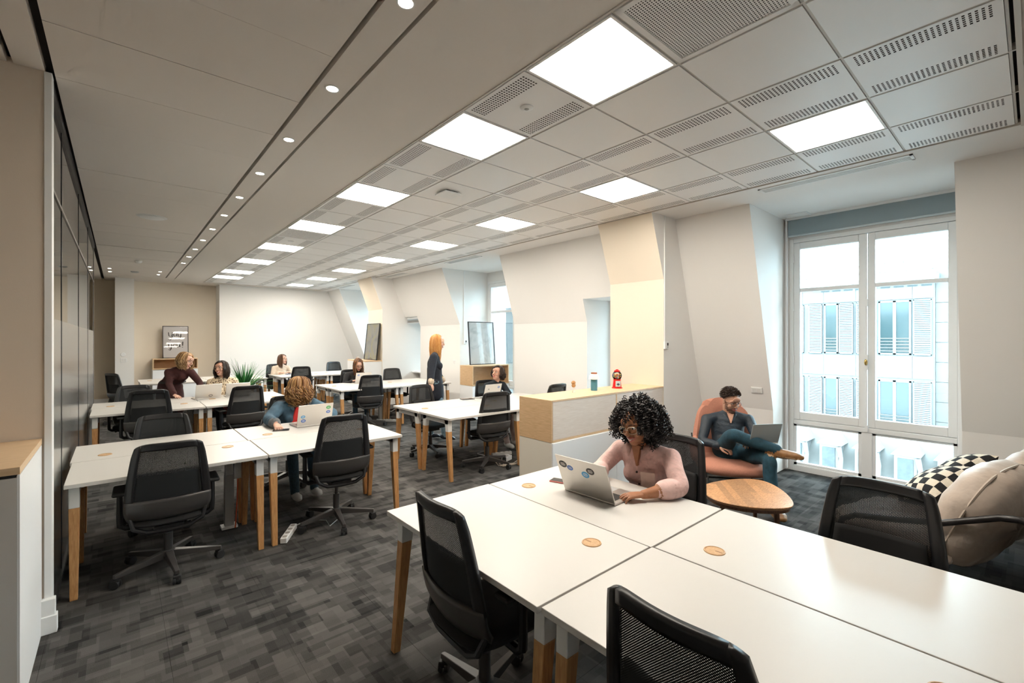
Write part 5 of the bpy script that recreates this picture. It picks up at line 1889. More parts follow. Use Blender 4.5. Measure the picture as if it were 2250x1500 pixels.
# ---- 4 woman in the maroon dress, leaning on the desk
MAR = cloth('maroon_fabric', (0.062, 0.016, 0.016), 0.3, 20, 0.4, 18)
TIGHT = mat('black_tights', (0.012, 0.011, 0.012), 0.7)
J = dict(pelvis=(0.63, 9.20, 0.86), waist=(0.655, 9.10, 0.98), chest=(0.72, 8.97, 1.085), neck=(0.765, 8.90, 1.175), head=(0.800, 8.835, 1.295),
         shR=(0.595, 8.955, 1.120), shL=(0.875, 8.905, 1.115), elR=(0.595, 8.84, 0.935), elL=(0.985, 8.86, 0.945), wrR=(0.645, 8.685, 0.785), wrL=(1.010, 8.690, 0.785),
         hipR=(0.55, 9.22, 0.84), hipL=(0.71, 9.20, 0.84), knR=(0.55, 9.18, 0.48), knL=(0.72, 9.16, 0.48), anR=(0.54, 9.28, 0.09), anL=(0.72, 9.26, 0.09), toR=(0.52, 9.13, 0.045), toL=(0.74, 9.11, 0.045))
mats = base_mats(SK_FAIR, HBR[0], MAR, MAR, mat('shoe_black', (0.012, 0.012, 0.012), 0.4))
mats['leg'] = TIGHT
t, M, inv, P, side, fwd = person(J, 'blond woman in a maroon dress leaning with both hands on a desk', mats, look=(0.72, -0.55, -0.26), roll=-0.15, smile=0.6, sleeve_r=1.05,
                                 skirt=[((0.63, 9.18, 0.90), 0.165, 0.125), ((0.63, 9.21, 0.72), 0.185, 0.145), ((0.635, 9.20, 0.52), 0.20, 0.16)],
                                 hands={'R': dict(d=(0.35, -0.85, -0.18), n=(0, 0, -1), t=(0.9, 0.2, 0), curl=(0.15, 0.2, 0.15)), 'L': dict(d=(0.0, -0.9, -0.2), n=(0, 0, -1), t=(-0.9, 0, 0), curl=(0.15, 0.2, 0.15))})
hair_long(M, t, HBL, 0.19, 320, 0.010, 1.3, 58, 4, 0.03, 0.0042)
mb = MB()
mb.tube([(0.49, 9.11, 0.955), (0.55, 9.02, 0.95), (0.66, 8.985, 0.95), (0.78, 9.03, 0.95), (0.82, 9.11, 0.955)], 0.016, 8)
mb.build('belt', mat('belt_black', (0.02, 0.012, 0.012), 0.5), t, smooth=True)
finish(t, inv)

# ---- 5 woman in the leopard print blouse


def leopard():
    m = mat('leopard_print', (0.70, 0.55, 0.36), 0.8)
    nt = m.node_tree
    tc = nt.nodes.new('ShaderNodeTexCoord')
    vo = nt.nodes.new('ShaderNodeTexVoronoi')
    vo.inputs['Scale'].default_value = 42
    nt.links.new(tc.outputs['Object'], vo.inputs[0])
    r = nt.nodes.new('ShaderNodeValToRGB')
    r.color_ramp.interpolation = 'CONSTANT'
    e = r.color_ramp.elements
    e[0].position, e[0].color = 0.0, (0.10, 0.05, 0.02, 1)
    e[1].position, e[1].color = 0.36, (0.72, 0.58, 0.40, 1)
    nt.links.new(vo.outputs['Distance'], r.inputs[0])
    nt.links.new(r.outputs[0], nt.nodes['Principled BSDF'].inputs['Base Color'])
    return m


J = dict(pelvis=(1.30, 8.83, 0.52), waist=(1.30, 8.82, 0.65), chest=(1.30, 8.80, 0.85), neck=(1.29, 8.77, 1.005), head=(1.27, 8.735, 1.155),
         shR=(1.130, 8.785, 0.945), shL=(1.465, 8.785, 0.945), elR=(1.085, 8.74, 0.69), elL=(1.52, 8.74, 0.69), wrR=(1.22, 8.60, 0.60), wrL=(1.39, 8.60, 0.60),
         hipR=(1.21, 8.81, 0.51), hipL=(1.39, 8.81, 0.51), knR=(1.19, 8.40, 0.53), knL=(1.40, 8.40, 0.53), anR=(1.17, 8.10, 0.10), anL=(1.36, 8.18, 0.09), toR=(1.18, 7.96, 0.045), toL=(1.38, 8.03, 0.045))
mats = base_mats(SK_FAIR, HDB[0], leopard(), mat('floral_skirt', (0.45, 0.12, 0.09), 0.8, noise=0.9, nscale=60), mat('shoe_white', (0.7, 0.7, 0.68), 0.5))
mats['leg'] = TIGHT
mats['skin'] = mat('skin_warm', (0.62, 0.34, 0.24), 0.5, noise=0.08, nscale=30)
t, M, inv, P, side, fwd = person(J, 'seated woman with dark hair and glasses in a leopard print blouse', mats, look=(-0.62, -0.70, 0.12), roll=0.12, smile=1.0, wide=1.0,
                                 skirt=[((1.30, 8.83, 0.60), 0.17, 0.13), ((1.30, 8.70, 0.54), 0.185, 0.11), ((1.30, 8.48, 0.53), 0.17, 0.085)])
hair_long(M, t, HDB, 0.22, 300, 0.006, 1.0, 52, 5, 0.02, 0.0042)
glasses(M, t, mat('clear_frame', (0.75, 0.66, 0.55), 0.15, spec=0.8), 0.025, 0.002, 0.0)
finish(t, inv)

# ---- 6 woman in the cream top at the end wall
J6 = dict(pelvis=(3.16, 12.86, 0.52), waist=(3.17, 12.86, 0.65), chest=(3.18, 12.85, 0.80), neck=(3.20, 12.83, 0.955), head=(3.215, 12.80, 1.112),
          shR=(3.02, 12.84, 0.895), shL=(3.355, 12.84, 0.895), elR=(2.97, 12.78, 0.70), elL=(3.45, 12.76, 0.70), wrR=(3.08, 12.60, 0.775), wrL=(3.33, 12.60, 0.775),
          hipR=(3.07, 12.84, 0.51), hipL=(3.25, 12.84, 0.51), knR=(3.06, 12.44, 0.53), knL=(3.26, 12.44, 0.53), anR=(3.06, 12.30, 0.09), anL=(3.26, 12.30, 0.09), toR=(3.06, 12.15, 0.045), toL=(3.26, 12.15, 0.045))
mats = base_mats(SK_FAIR, HBR[0], cloth('cream_knit', (0.62, 0.52, 0.42), 0.12, 20, 0.3, 40), cloth('grey_jeans', (0.13, 0.16, 0.19), 0.3, 30, 0.2, 20), mat('shoe_white', (0.7, 0.7, 0.68), 0.5))
t, M, inv, P, side, fwd = person(J6, 'distant woman in a cream high neck top at the end wall', mats, look=(0.62, -0.75, 0.02), voxel=0.011, neck_tag='top')
hair_long(M, t, HBR, 0.28, 240, 0.003, 0.75, 52, 6, 0.015, 0.0045)
finish(t, inv)

# ---- 7 woman in the black turtleneck
J7 = dict(pelvis=(3.78, 9.56, 0.52), waist=(3.785, 9.54, 0.65), chest=(3.80, 9.50, 0.79), neck=(3.82, 9.45, 0.945), head=(3.832, 9.395, 1.095),
          shR=(3.630, 9.49, 0.880), shL=(3.985, 9.49, 0.880), elR=(3.545, 9.40, 0.70), elL=(4.07, 9.40, 0.70), wrR=(3.66, 9.22, 0.775), wrL=(3.93, 9.22, 0.775),
          hipR=(3.69, 9.54, 0.51), hipL=(3.87, 9.54, 0.51), knR=(3.66, 9.14, 0.53), knL=(3.88, 9.14, 0.53), anR=(3.56, 8.86, 0.09), anL=(3.78, 8.82, 0.09), toR=(3.55, 8.71, 0.045), toL=(3.79, 8.67, 0.045))
mats = base_mats(SK_FAIR, HBR[0], cloth('black_knit', (0.012, 0.012, 0.014), 0.2, 20, 0.3, 40), JEANS, mat('shoe_grey', (0.5, 0.5, 0.5), 0.6))
t, M, inv, P, side, fwd = person(J7, 'woman with long hair and glasses in a black turtleneck, looking down at a laptop', mats, look=(-0.05, -0.85, -0.42), voxel=0.010, neck_tag='top', smile=0.4)
hair_long(M, t, HOM, 0.27, 300, 0.005, 0.9, 46, 7, 0.015, 0.0042, fall=(0, -0.05, -1))
glasses(M, t, mat('red_frame', (0.10, 0.02, 0.015), 0.3), 0.024, 0.0022, 0.0)
finish(t, inv)

# ---- 8 standing woman in the blazer
BLZ = cloth('blazer_wool', (0.012, 0.016, 0.028), 0.2, 30, 0.35, 14)
J8 = dict(pelvis=(3.885, 6.40, 0.93), waist=(3.88, 6.40, 1.06), chest=(3.875, 6.40, 1.25), neck=(3.895, 6.395, 1.42), head=(3.93, 6.385, 1.585),
          shR=(3.765, 6.235, 1.355), shL=(3.975, 6.560, 1.355), elR=(3.690, 6.170, 1.115), elL=(4.045, 6.60, 1.10), wrR=(3.640, 6.105, 0.965), wrL=(4.115, 6.50, 0.94),
          hipR=(3.845, 6.33, 0.90), hipL=(3.925, 6.47, 0.90), knR=(3.93, 6.28, 0.49), knL=(3.93, 6.49, 0.49), anR=(3.96, 6.22, 0.10), anL=(3.88, 6.52, 0.10), toR=(4.105, 6.15, 0.035), toL=(4.02, 6.47, 0.035))
mats = base_mats(SK_FAIR, HGI[0], BLZ, cloth('light_jeans', (0.20, 0.31, 0.39), 0.4, 30, 0.3, 20), mat('shoe_navy', (0.02, 0.03, 0.05), 0.35))
mats['cuff'] = cloth('striped_cuff', (0.62, 0.50, 0.38), 0.2, 40, 0.2, 30)
t, M, inv, P, side, fwd = person(J8, 'standing woman with long ginger hair in a dark blazer, one hand on a chair back', mats, look=(0.93, -0.34, -0.10), voxel=0.0095, sleeve_r=1.12, wide=1.02, smile=1.0,
                                 hands={'R': dict(d=(-0.25, -0.35, -0.80), n=(0.1, 0.6, -0.4), t=(0.9, -0.35, 0.1), curl=(0.35, 0.4, 0.3)), 'L': 'none'})
hair_long(M, t, HGI, 0.36, 340, 0.004, 0.75, 66, 8, 0.01, 0.0042)
mb = MB()

bz = Body()
bz.loft([((3.88, 6.40, 1.16), 0.150, 0.120), ((3.883, 6.40, 1.02), 0.152, 0.122), ((3.885, 6.40, 0.86), 0.180, 0.145), ((3.885, 6.40, 0.72), 0.188, 0.150)], 'top', tuple(side), 28)
vs, fs, ts = bz.skin(0.010, 2)
mb.add(vs, fs)
mb.build('blazer_skirt', BLZ, t, smooth=True)
mb = MB()
che = V(J8['chest'])
for s in (-1, 1):
    mb.hexa([tuple(che + fwd * 0.128 + side * 0.02 * s + V((0, 0, -0.19))), tuple(che + fwd * 0.128 + side * 0.035 * s + V((0, 0, -0.19))), tuple(che + fwd * 0.11 + side * 0.035 * s + V((0, 0, -0.19))), tuple(che + fwd * 0.11 + side * 0.02 * s + V((0, 0, -0.19)))],
            [tuple(che + fwd * 0.085 + side * 0.035 * s + V((0, 0, 0.13))), tuple(che + fwd * 0.075 + side * 0.085 * s + V((0, 0, 0.11))), tuple(che + fwd * 0.06 + side * 0.085 * s + V((0, 0, 0.11))), tuple(che + fwd * 0.06 + side * 0.035 * s + V((0, 0, 0.13)))])
mb.build('lapels', BLZ, t, bevel=0.004)
mb = MB()
mb.hexa([tuple(che + fwd * 0.122 + side * 0.02 + V((0, 0, -0.17))), tuple(che + fwd * 0.122 - side * 0.02 + V((0, 0, -0.17))), tuple(che + fwd * 0.10 - side * 0.02 + V((0, 0, -0.17))), tuple(che + fwd * 0.10 + side * 0.02 + V((0, 0, -0.17)))],
        [tuple(che + fwd * 0.09 + side * 0.04 + V((0, 0, 0.12))), tuple(che + fwd * 0.09 - side * 0.04 + V((0, 0, 0.12))), tuple(che + fwd * 0.06 - side * 0.04 + V((0, 0, 0.12))), tuple(che + fwd * 0.06 + side * 0.04 + V((0, 0, 0.12)))])
mb.build('blouse', mat('blouse_print', (0.60, 0.42, 0.32), 0.8, noise=0.6, nscale=80), t)
mb = MB()
for dz in (-0.22, -0.33):
    for s in (-0.055, 0.05):
        mb.sphere(tuple(che + fwd * 0.134 + side * s + V((0, 0, dz))), 0.008, 8, 6)
mb.build('buttons', mat('gold', (0.7, 0.45, 0.15), 0.3, 0.9), t, smooth=True)
glasses(M, t, mat('clear_frame', (0.75, 0.66, 0.55), 0.15, spec=0.8), 0.024, 0.0018, 0.0)
finish(t, inv)

# ---- 9 woman in the dark sweater
J9 = dict(pelvis=(4.70, 5.98, 0.52), waist=(4.71, 5.97, 0.62), chest=(4.735, 5.93, 0.785), neck=(4.755, 5.895, 0.925), head=(4.765, 5.86, 1.068),
          shR=(4.565, 5.90, 0.875), shL=(4.915, 5.905, 0.870), elR=(4.49, 5.80, 0.67), elL=(4.97, 5.76, 0.68), wrR=(4.36, 5.62, 0.775), wrL=(4.72, 5.60, 0.775),
          hipR=(4.61, 5.96, 0.51), hipL=(4.79, 5.96, 0.51), knR=(4.55, 5.56, 0.53), knL=(4.76, 5.56, 0.53), anR=(4.42, 5.20, 0.09), anL=(4.64, 5.28, 0.09), toR=(4.40, 5.05, 0.045), toL=(4.63, 5.13, 0.045))
mats = base_mats(mat('skin_warm', (0.62, 0.34, 0.24), 0.5), HDB[0], cloth('ink_knit', (0.012, 0.018, 0.026), 0.2, 20, 0.3, 30), cloth('pink_trousers', (0.50, 0.40, 0.38), 0.2, 20, 0.2, 20), mat('shoe_white', (0.7, 0.7, 0.68), 0.5))
t, M, inv, P, side, fwd = person(J9, 'seated woman with shoulder length dark hair in a dark sweater, looking up', mats, look=(-0.90, -0.22, 0.22), voxel=0.010)
hair_long(M, t, HDB, 0.13, 320, 0.012, 1.3, 58, 9, 0.02, 0.0042)
finish(t, inv)
# ================================================================== LOUNGE AREA
CORAL = mat('coral_wool', (0.66, 0.295, 0.205), 0.95, noise=0.18, nscale=180, bump=0.5, bscale=420)
M_WIRE = mat('black_wire', (0.012, 0.012, 0.013), 0.45)
lg = thing('lounge_chair', 'coral upholstered lounge chair with thin black legs, a man sitting in it', 'chair', (4.84, 2.08, 0), math.atan2(0.8, -0.6))


def pad(fn, nu, nv, name, m, parent, thick, sub=1):
    g = MB().grid(fn, nu, nv)
    o = g.build(name, m, parent, smooth=True, solid=thick)
    b = o.modifiers.new('round', 'BEVEL')
    b.width = thick * 0.46
    b.segments = 4
    b.limit_method = 'ANGLE'
    b.angle_limit = math.radians(50)
    return o


def back_fn(u, v):
    x = (u - 0.5) * 2
    w = 0.345 - 0.115 * v ** 1.3
    z = 0.355 + 0.62 * v
    if v > 0.72:
        k = (v - 0.72) / 0.28
        w *= math.sqrt(max(0.02, 1 - 0.55 * k ** 2.6))
        z -= 0.0
    y = -0.275 - 0.175 * v + 0.10 * x * x * (1 - 0.55 * v)
    z -= 0.05 * abs(x) ** 4 * max(0, v - 0.5) * 2
    return (x * w, y, z)


pad(back_fn, 14, 16, 'backrest', CORAL, lg, 0.075)


def seat_cushion(name, m, parent, cx, cy, z0, z1, w, d, p=4.5, rot=0.0, tilt=0.0, puff=0.35, n=18, wr=0.0):
    """puffed cushion: superellipse plan, domed upper and lower sheets"""
    rnd = random.Random(int(abs(cx * 1000)) + 7)
    vs, fs = [], []
    h = (z1 - z0) / 2
    zc = (z0 + z1) / 2
    nu, nv = 40, 14
    M = Matrix.Translation((cx, cy, zc)) @ Euler((tilt, 0, rot)).to_matrix().to_4x4()
    ph = [rnd.uniform(0, 6.28) for _ in range(6)]
    for j in range(nv + 1):
        b = -PI / 2 + PI * j / nv
        cb, sb = abs(math.cos(b)) ** puff, math.copysign(abs(math.sin(b)) ** 0.75, math.sin(b))
        for i in range(nu):
            a = 2 * PI * i / nu
            ca, sa = math.cos(a), math.sin(a)
            r = (abs(ca) ** p + abs(sa) ** p) ** (-1 / p)
            ww = 1 + wr * 0.05 * (math.sin(9 * a + ph[0]) * math.cos(3 * b + ph[1]) + 0.7 * math.sin(17 * a + ph[2]) * cb)
            vs.append(tuple(M @ V((w / 2 * r * ca * cb * ww, d / 2 * r * sa * cb * ww, h * sb * (1 + wr * 0.08 * math.sin(7 * a + ph[3]))))))
    for j in range(nv):
        for i in range(nu):
            i2 = (i + 1) % nu
            fs.append((j * nu + i, j * nu + i2, (j + 1) * nu + i2, (j + 1) * nu + i))
    g = MB()
    g.v, g.f, g.m = vs, fs, [0] * len(fs)
    return g.build(name, m, parent, smooth=True)


seat_cushion('seat_cushion', CORAL, lg, 0, 0.02, 0.27, 0.415, 0.70, 0.66, 3.2, puff=0.55)
for s in (-1, 1):
    o = MB().sphere((0, 0, 0), (0.055, 0.20, 0.085), 18, 12, M=Tm((s * 0.345, -0.06, 0.475), (R_(-24), 0, s * R_(-10)))).build('arm_pad', CORAL, lg, smooth=True)
wf = MB()
for s in (-1, 1):
    wf.tube([(s * 0.30, -0.40, 0.0), (s * 0.29, -0.27, 0.26), (s * 0.27, 0.22, 0.245), (s * 0.31, 0.34, 0.0)], 0.010, 8)
    wf.tube([(s * 0.33, -0.36, 0.58), (s * 0.33, -0.22, 0.27), (s * 0.30, 0.20, 0.25)], 0.009, 8)
wf.tube([(-0.285, -0.25, 0.255), (0.285, -0.25, 0.255)], 0.010, 8)
wf.tube([(-0.27, 0.20, 0.247), (0.27, 0.20, 0.247)], 0.010, 8)
wf.build('wire_frame', M_WIRE, lg, smooth=True)

# coffee table
ct = thing('coffee_table', 'low walnut coffee table with a rounded triangular top', 'table', (3.88, 1.52, 0))
key = [(-0.35, 0.17), (-0.12, 0.33), (0.24, 0.245), (0.405, 0.06), (0.24, -0.17), (-0.06, -0.335), (-0.26, -0.24), (-0.38, -0.03)]
poly = []
nk = len(key)
for i in range(nk):
    p0, p1, p2, p3 = [V((*key[(i + k) % nk], 0)) for k in (-1, 0, 1, 2)]
    for j in range(7):
        s = j / 7
        q = 0.5 * ((2 * p1) + (p2 - p0) * s + (2 * p0 - 5 * p1 + 4 * p2 - p3) * s * s + (3 * p1 - p0 - 3 * p2 + p3) * s ** 3)
        poly.append((q.x, q.y))
tp = MB()
n = len(poly)
for k, (z, f) in enumerate(((0.372, 0.93), (0.388, 0.985), (0.398, 1.0), (0.402, 0.992))):
    tp.v += [(x * f, y * f, z) for x, y in poly]
for k in range(3):
    for i in range(n):
        tp.f.append((k * n + i, k * n + (i + 1) % n, (k + 1) * n + (i + 1) % n, (k + 1) * n + i))
tp.f += [tuple(range(n))[::-1], tuple(range(3 * n, 4 * n))]
tp.m = [0] * len(tp.f)


def stave_wood():
    """butcher-block staves: strips of differing tone along one direction"""
    m = wood('stave_walnut', (0.36, 0.17, 0.075), (0.62, 0.36, 0.19), (3, 16, 16), 0.3)
    nt = m.node_tree
    bs = nt.nodes['Principled BSDF']
    src = bs.inputs['Base Color'].links[0].from_socket
    tc = nt.nodes.new('ShaderNodeTexCoord')
    mp = nt.nodes.new('ShaderNodeMapping')
    mp.inputs['Rotation'].default_value = (0, 0, R_(-38))
    nt.links.new(tc.outputs['Object'], mp.inputs[0])
    bk = nt.nodes.new('ShaderNodeTexBrick')
    bk.inputs['Color1'].default_value = (0.72, 0.72, 0.72, 1)
    bk.inputs['Color2'].default_value = (1.25, 1.2, 1.15, 1)
    bk.inputs['Mortar'].default_value = (0.8, 0.8, 0.8, 1)
    bk.inputs['Mortar Size'].default_value = 0.0
    bk.inputs['Scale'].default_value = 1.0
    bk.inputs['Brick Width'].default_value = 0.34
    bk.inputs['Row Height'].default_value = 0.055
    nt.links.new(mp.outputs[0], bk.inputs[0])
    mx = nt.nodes.new('ShaderNodeMixRGB')
    mx.blend_type = 'MULTIPLY'
    mx.inputs[0].default_value = 1.0
    nt.links.new(src, mx.inputs[1])
    nt.links.new(bk.outputs[0], mx.inputs[2])
    nt.links.new(mx.outputs[0], bs.inputs['Base Color'])
    return m


tp.build('tabletop', stave_wood(), ct, smooth=True)
MB().prism([(x * 0.925, y * 0.925) for x, y in poly], 0.350, 0.372).build('underframe', M_WALNUTD, ct)
for (x, y) in ((-0.26, 0.10), (0.26, 0.06), (-0.07, -0.22)):
    MB().cyl((x * 1.12, y * 1.12, 0), (x, y, 0.352), 0.014, 0.022, 12).build('leg', M_WALNUTD, ct, smooth=True)

# sofa
M_SOFA = mat('sofa_leather', (0.52, 0.43, 0.36), 0.55, noise=0.10, nscale=12, bump=0.45, bscale=9)
M_TUBE = mat('black_tube', (0.016, 0.013, 0.013), 0.32)
sf = thing('sofa', 'beige sofa with puffy cushions on a black tube frame', 'sofa', (4.40, 0.33, 0), R_(-13))
for cx in (-0.22, 0.56):
    seat_cushion('seat_cushion', M_SOFA, sf, cx, 0.20, 0.225, 0.42, 0.76, 0.74, 5, puff=0.35, wr=0.6)
for cx in (-0.22, 0.56):
    c = seat_cushion('back_cushion', M_SOFA, sf, cx, -0.17, 0.39, 0.71, 0.80, 0.68, 3.0, tilt=R_(112), puff=0.55, wr=0.5)
    sm = MB()
    pts = []
    Mx = Matrix.Translation((cx, -0.17, 0.55)) @ Euler((R_(112), 0, 0)).to_matrix().to_4x4()
    for k in range(40):
        a = 2 * PI * k / 40
        r = (abs(math.cos(a)) ** 3 + abs(math.sin(a)) ** 3) ** (-1 / 3)
        pts.append(tuple(Mx @ V((0.398 * r * math.cos(a), 0.338 * r * math.sin(a), 0.0))))
    sm.tube(pts, 0.008, 6, closed=True)
    sm.build('seam', mat('seam_tan', (0.46, 0.38, 0.31), 0.6), c, smooth=True)
x = -0.655
MB().tube([(x, 0.46, 0.0), (x, 0.45, 0.30), (x, 0.42, 0.385), (x, 0.34, 0.435), (x, 0.12, 0.482), (x, -0.12, 0.545), (x, -0.36, 0.66), (x, -0.44, 0.675), (x, -0.50, 0.65), (x, -0.53, 0.58), (x, -0.55, 0.0)], 0.019, 10).build('arm_tube', M_TUBE, sf, smooth=True)
for (a, b) in (((-0.655, 0.44, 0.20), (0.97, 0.44, 0.20)), ((-0.655, -0.50, 0.22), (0.97, -0.50, 0.22)), ((-0.655, -0.53, 0.58), (0.97, -0.53, 0.58)), ((0.97, 0.44, 0.20), (0.97, -0.50, 0.22)), ((0.97, -0.53, 0.58), (0.97, -0.54, 0.0)), ((0.97, 0.44, 0.20), (0.97, 0.46, 0.0))):
    MB().tube([a, b], 0.017, 10).build('frame_tube', M_TUBE, sf, smooth=True)
MB().box(-0.62, 0.94, -0.545, -0.525, 0.30, 0.60).build('back_strap', mat('black_strap', (0.02, 0.02, 0.021), 0.6), sf, bevel=0.004)


def checker():
    m = mat('checker_wool', (0.8, 0.74, 0.64), 0.95)
    nt = m.node_tree
    tc = nt.nodes.new('ShaderNodeTexCoord')
    ck = nt.nodes.new('ShaderNodeTexChecker')
    ck.inputs['Scale'].default_value = 1.0
    ck.inputs['Color1'].default_value = (0.012, 0.012, 0.014, 1)
    ck.inputs['Color2'].default_value = (0.80, 0.73, 0.62, 1)
    mp = nt.nodes.new('ShaderNodeMapping')
    mp.inputs['Scale'].default_value = (17, 17, 0.001)
    mp.inputs['Location'].default_value = (0.01, 0.01, 0.5)
    nt.links.new(tc.outputs['Object'], mp.inputs[0])
    nt.links.new(mp.outputs[0], ck.inputs[0])
    b = nt.nodes['Principled BSDF']
    nt.links.new(ck.outputs[0], b.inputs['Base Color'])
    n = nt.nodes.new('ShaderNodeTexNoise')
    n.inputs['Scale'].default_value = 160
    nt.links.new(tc.outputs['Object'], n.inputs[0])
    bp = nt.nodes.new('ShaderNodeBump')
    bp.inputs['Strength'].default_value = 0.8
    bp.inputs['Distance'].default_value = 0.01
    nt.links.new(n.outputs[0], bp.inputs['Height'])
    nt.links.new(bp.outputs[0], b.inputs['Normal'])
    return m


M_CHK = checker()
M_BLKW = mat('black_wool', (0.010, 0.010, 0.012), 0.95, bump=0.5, bscale=200)


def pillow(label, loc, rot, w=0.40, h=0.38, th=0.13):
    t = thing('throw_pillow', label, 'pillow', loc, 0, 'checked throw pillows')
    vs = []
    N = 22
    for face in (1, -1):
        g = MB()

        def fn(u, v, face=face):
            x, y = (u - 0.5) * 2, (v - 0.5) * 2
            e = (1 - x * x) * (1 - y * y)
            pinch = 1 - 0.10 * (1 - x * x) * y * y - 0.0
            px = x * w / 2 * (1 - 0.09 * (1 - abs(y)) * 0 - 0.07 * (1 - y * y) * 0) * (1 - 0.08 * (1 - y * y) * (abs(x) ** 3) * 1.0)
            py = y * h / 2 * (1 - 0.08 * (1 - x * x) * (abs(y) ** 3))
            return (px, py, face * th / 2 * max(0, e) ** 0.42)
        g.grid(fn, N, N)
        o = g.build('front_cover' if face > 0 else 'back_cover', M_CHK if face > 0 else M_BLKW, t, smooth=True)
    t.rotation_euler = rot
    return t


def face_rot(n, spin):
    q = V(n).normalized().to_track_quat('Z', 'Y')
    return (q @ Euler((0, 0, spin)).to_quaternion()).to_euler()


pillow('black and white checked pillow lying in front on the sofa', (4.50, 0.47, 0.58), face_rot((-0.10, 0.60, 0.78), R_(35)), 0.42, 0.40, 0.21)
pillow('black and white checked pillow behind the other one on the sofa', (4.86, 0.38, 0.62), face_rot((-0.02, 0.66, 0.75), R_(30)), 0.42, 0.40, 0.21)


# ================================================================== LAPTOPS AND SMALL THINGS
def sticker(parent, x, z, r, col, marks=(0.9, 0.9, 0.88), nm='sticker', yy=0.0, ry=0.75, n=3):
    o = MB().lathe([(0, 0), (r, 0), (r, 0.0006), (0, 0.0006)], 24, cap=False, M=Tm((x, yy, z), (-PI / 2, 0, 0), (1, ry, 1))).build(nm, mat('sticker_%d_%d_%d' % tuple(int(c * 99) for c in col), col, 0.5), parent)
    for k in range(n):
        zz = z + r * ry * (0.36 - 0.36 * k)
        w = r * (0.5 if k != 1 else 0.62)
        MB().box(x - w, x + w, yy + 0.0006, yy + 0.0010, zz - r * 0.05, zz + r * 0.05).build('print', mat('sticker_print', marks, 0.5), o)


def laptop(label, x, y, z, rz, ang=108, stickers=(), w=0.335, d=0.228, lidcol=None, tilt=(0, 0)):
    """user on the local -Y side; hinge at +Y; lid opened by ang degrees"""
    t = thing('laptop', label, 'laptop', (x, y, z), rz, 'open silver laptops')
    lm = lidcol or M_ALU
    b = MB().box(-w / 2, w / 2, -d / 2, d / 2, 0.001, 0.013).build('base', M_ALU, t, bevel=0.004)
    MB().box(-w / 2 + 0.03, w / 2 - 0.03, -0.015, d / 2 - 0.02, 0.013, 0.0140).build('keyboard', M_KEYS, b)
    MB().box(-0.05, 0.05, -d / 2 + 0.012, -0.03, 0.013, 0.0136).build('trackpad', mat('trackpad', (0.5, 0.5, 0.5), 0.4), b)
    lid = MB().box(-w / 2, w / 2, -0.004, 0.003, 0.0, d * 0.98).build('lid', lm, t, bevel=0.003)
    lid.location = (0, d / 2 - 0.004, 0.010)
    lid.rotation_euler = (-R_(ang - 90), 0, 0)
    MB().box(-w / 2 + 0.008, w / 2 - 0.008, -0.0052, -0.004, 0.01, d * 0.98 - 0.008).build('screen', M_SCREEN, lid)
    for (sx_, sz, r, col) in stickers:
        sticker(lid, sx_, sz, r, col, yy=0.003)
    t.rotation_euler = (tilt[0], tilt[1], rz)
    return t


BLK, BLU, LBL, GRN, RED = (0.02, 0.02, 0.02), (0.06, 0.16, 0.5), (0.07, 0.33, 0.62), (0.05, 0.42, 0.10), (0.5, 0.06, 0.04)
laptop('silver laptop with black and blue stickers in front of the woman in pink', 2.165, 1.685, DH, R_(91), 112,
       ((0.135, 0.185, 0.030, BLK), (0.085, 0.170, 0.022, BLU), (-0.065, 0.182, 0.028, BLK), (-0.022, 0.150, 0.027, LBL)), 0.365, 0.245)
laptop('silver laptop with blue and green stickers in front of the denim jacket', 1.55, 5.085, DH, R_(183), 106,
       ((0.125, 0.105, 0.022, LBL), (0.118, 0.060, 0.024, BLU), (-0.128, 0.185, 0.024, GRN), (-0.130, 0.135, 0.022, BLU)), 0.355, 0.235)
laptop('silver laptop with a dark round mark on the desk of the maroon dress', 1.015, 8.36, DH, R_(186), 110, ((-0.03, 0.045, 0.028, (0.25, 0.23, 0.21)),), 0.34, 0.235)
laptop('silver laptop half hidden behind a chair, in front of the leopard print blouse', 1.43, 8.40, DH, R_(178), 112, (), 0.33, 0.23)
laptop('silver laptop with one blue sticker in front of the black turtleneck', 3.79, 9.16, DH, R_(181), 104, ((0.11, 0.17, 0.022, BLU),), 0.33, 0.225)
laptop('silver laptop with small stickers before the woman in the dark sweater', 4.30, 5.56, DH, R_(184), 106, ((-0.11, 0.17, 0.022, BLU), (0.09, 0.15, 0.012, BLK), (-0.02, 0.02, 0.018, GRN)), 0.335, 0.228)
laptop('grey laptop on the lap of the man in the lounge chair', 4.76, 1.80, 0.618, R_(150), 114, (), 0.32, 0.205, mat('alu_cool', (0.42, 0.47, 0.50), 0.4, 0.6), (R_(8), 0))


def phone(label, x, y, z, rz, col, w=0.072, l=0.148):
    t = thing('phone', label, 'phone', (x, y, z), rz)
    MB().box(-w / 2, w / 2, -l / 2, l / 2, 0.0005, 0.009).build('case', mat('case_%d%d' % (int(col[0] * 99), int(col[1] * 99)), col, 0.5), t, bevel=0.004)
    MB().box(-w / 2 + 0.004, w / 2 - 0.004, -l / 2 + 0.004, l / 2 - 0.004, 0.009, 0.0096).build('screen', M_SCREEN, t)


